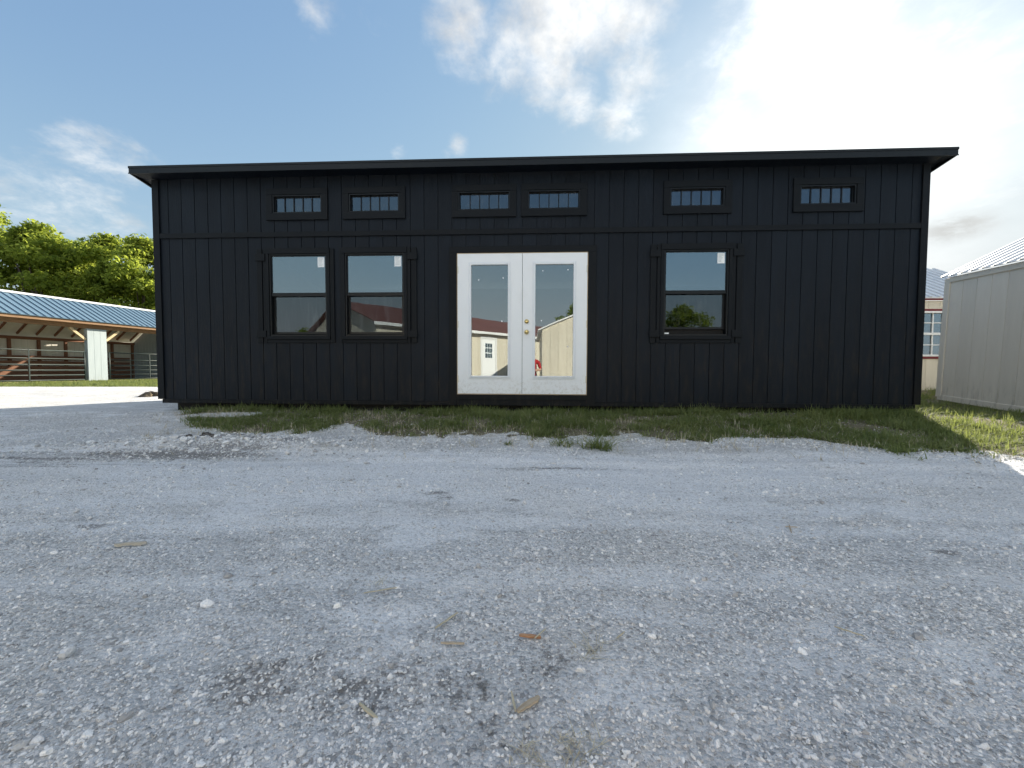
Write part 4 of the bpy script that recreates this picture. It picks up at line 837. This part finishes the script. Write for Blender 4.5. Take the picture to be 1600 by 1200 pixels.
MT['clod'] = material('dark_clod_soil', (.05, .045, .04), .95, lambda t, b: (t.l.new(t.mix(t.maprange(t.noise(obj_co(t), 25, 4, .7), .4, .65), (.03, .027, .024), (.20, .185, .17)), b.inputs['Base Color']), t.l.new(t.bump(t.noise(obj_co(t), 60, 4, .7), .9, .02), b.inputs['Normal'])))
clod(-2.98, 3.72, .035, 'largest dark clod topping the low mound left of the drive', 1); clod(-2.86, 3.66, .022, 'small dark clod right of the largest one on the mound', 2); clod(-3.08, 3.64, .018, 'smallest dark clod left of the largest one on the mound', 3)
# heap of raked straw and soil by the left cabin corner
hp = MB(); nR, nS = 7, 22; hx, hy = -8.25, 8.75
for i in range(nR + 1):
    for k in range(nS):
        a = 6.283 * k / nS; rr = i / nR * (.20 + .12 * math.sin(3 * a) + random.uniform(-.04, .04)); hp.v.append((math.cos(a) * rr * 1.5, math.sin(a) * rr * .7, .11 * max(0, 1 - (i / nR) ** 1.4) + random.uniform(-.012, .02) - .01))
for i in range(nR):
    for k in range(nS): hp.f.append((i * nS + k, i * nS + (k + 1) % nS, (i + 1) * nS + (k + 1) % nS, (i + 1) * nS + k))
MT['heap'] = material('soil_and_straw', (.14, .11, .07), .95, lambda t, b: (t.l.new(t.mix(t.maprange(t.noise(obj_co(t), 14, 5, .7), .35, .65), (.05, .04, .028), (.17, .135, .085)), b.inputs['Base Color']), t.l.new(t.bump(t.noise(obj_co(t), 30, 4, .7), .9, .03), b.inputs['Normal'])))
o = hp.build('straw_heap', MT['heap']); o.location = (hx, hy, gh(hx, hy)); tag(o, 'low brown heap of straw and soil by the left cabin corner', 'heap')

# ------------------------------------------------------------------ the photographer, seen only in the door glass
MT['skin'] = material('skin', (.55, .33, .24), .55); MT['shirt'] = material('red_shirt', (.42, .025, .03), .85, lambda t, b: t.l.new(t.bump(t.noise(obj_co(t), 9, 4), .5, .02), b.inputs['Normal']))
MT['trousers'] = material('dark_trousers', (.045, .045, .05), .9); MT['shoe'] = material('dark_shoe', (.03, .03, .03), .6); MT['hair'] = material('brown_hair', (.05, .03, .02), .7)
def person():
    J = {}; E_ = []; Rr = []; slot = []; names = []
    def j(n, p, r, s, par=None):
        names.append(n); J[n] = len(names) - 1; Rr.append(r); slot.append(s); P.append(p)
        if par: E_.append((J[par], J[n]))
    P = []
    j('pelvis', (.10, -.56, .47), .125, 2); j('waist', (.10, -.56, .62), .125, 1, 'pelvis'); j('chest', (.11, -.53, .82), .150, 1, 'waist'); j('top', (.11, -.50, .955), .105, 1, 'chest')
    j('neck', (.11, -.48, 1.04), .055, 0, 'top'); j('skull0', (.11, -.455, 1.12), .078, 0, 'neck'); j('skull1', (.11, -.45, 1.21), .088, 0, 'skull0'); j('skull2', (.11, -.455, 1.285), .055, 0, 'skull1')
    for s, n in ((1, 'r'), (-1, 'l')):
        sx = .11 + s * .185
        j(n + 'sh', (sx, -.50, .94), .068, 1, 'top'); j(n + 'el', (.11 + s * .25, -.36, .72), .047, 1, n + 'sh'); j(n + 'wr', (.02 + s * .075, -.15, .69), .030, 0, n + 'el'); j(n + 'palm', (.01 + s * .062, -.085, .705), .032, 0, n + 'wr')
        for q in range(4):
            j(n + 'f%d' % q, (.005 + s * .066, -.050 + .004 * q, .725 - q * .020), .0095, 0, n + 'palm'); j(n + 'g%d' % q, (.0 + s * .045, -.026, .724 - q * .019), .0085, 0, n + 'f%d' % q)
        j(n + 't', (.008 + s * .045, -.075, .742), .011, 0, n + 'palm'); j(n + 'u', (.004 + s * .024, -.066, .748), .009, 0, n + 't')
    j('rhip', (.20, -.55, .44), .100, 2, 'pelvis'); j('rkn', (.23, -.36, .075), .070, 2, 'rhip'); j('rcalf', (.225, -.58, .085), .062, 2, 'rkn'); j('ran', (.22, -.80, .07), .045, 3, 'rcalf'); j('rtoe', (.22, -.86, .03), .035, 3, 'ran')
    j('lhip', (.0, -.55, .44), .100, 2, 'pelvis'); j('lkn', (-.06, -.19, .50), .072, 2, 'lhip'); j('lcalf', (-.065, -.22, .30), .060, 2, 'lkn'); j('lan', (-.065, -.26, .085), .045, 3, 'lcalf'); j('ltoe', (-.07, -.08, .035), .036, 3, 'lan')
    P = np.array(P); P[:, 0] -= np.where(P[:, 1] < -.16, .085, 0.0); me = bpy.data.meshes.new('body'); me.from_pydata([tuple(p) for p in P], E_, []); o = bpy.data.objects.new('person', me); COL.objects.link(o)
    md = o.modifiers.new('skin', 'SKIN'); md.use_smooth_shade = True
    for i, sv in enumerate(me.skin_vertices[0].data): sv.radius = (Rr[i], Rr[i]); sv.use_root = (i == 0)
    o.modifiers.new('sub', 'SUBSURF').levels = 1; o.modifiers['sub'].render_levels = 1
    dg = bpy.context.evaluated_depsgraph_get(); m2 = bpy.data.meshes.new_from_object(o.evaluated_get(dg)); o.modifiers.clear(); o.data = m2
    m2.materials.clear()
    for k in ('skin', 'shirt', 'trousers', 'shoe'): m2.materials.append(MT[k])
    seg = [(P[a], P[b], slot[b]) for a, b in E_]; mi = []
    for pg in m2.polygons:
        c = np.array(pg.center); best = 9; bs = 0
        for a, b, s in seg:
            d = b - a; t = np.clip(np.dot(c - a, d) / np.dot(d, d), 0, 1); q = np.linalg.norm(c - a - d * t)
            if q < best: best = q; bs = s
        mi.append(bs)
    m2.polygons.foreach_set('material_index', mi); m2.polygons.foreach_set('use_smooth', [True] * len(mi))
    tag(o, 'person in red shirt and dark trousers kneeling to take the picture, mirrored in glass', 'person')
    def blob(name, c, r, mat, zcut=None):
        b = bmesh.new(); bmesh.ops.create_uvsphere(b, u_segments=16, v_segments=10, radius=1)
        if zcut is not None: bmesh.ops.delete(b, geom=[v for v in b.verts if v.co.z < zcut - .6 * max(0, -v.co.y) * 0 and v.co.y > -.1 or v.co.z < -.55], context='VERTS')
        for v in b.verts: v.co = Vector(c) - Vector((.085, 0, 0)) + Vector((v.co.x * r[0], v.co.y * r[1], v.co.z * r[2]))
        me_ = bpy.data.meshes.new(name); b.to_mesh(me_); b.free(); link(name, me_, MT[mat], o, True)
    blob('hair', (.11, -.462, 1.215), (.098, .108, .108), 'hair', .30)
    for s in (-1, 1): blob('eye', (.11 + s * .032, -.372, 1.19), (.012, .008, .008), 'whitemetal'); blob('ear', (.11 + s * .088, -.455, 1.17), (.012, .022, .032), 'skin')
    blob('nose', (.11, -.360, 1.16), (.013, .018, .022), 'skin'); blob('mouth', (.11, -.372, 1.115), (.024, .008, .006), 'shirt')
    ph = MB().cbox(-.036, .036, -.046, -.038, .645, .795, .003).build('phone', MT['vinyl']); tag(ph, 'black phone held up in front of the kneeling person', 'phone')
person()
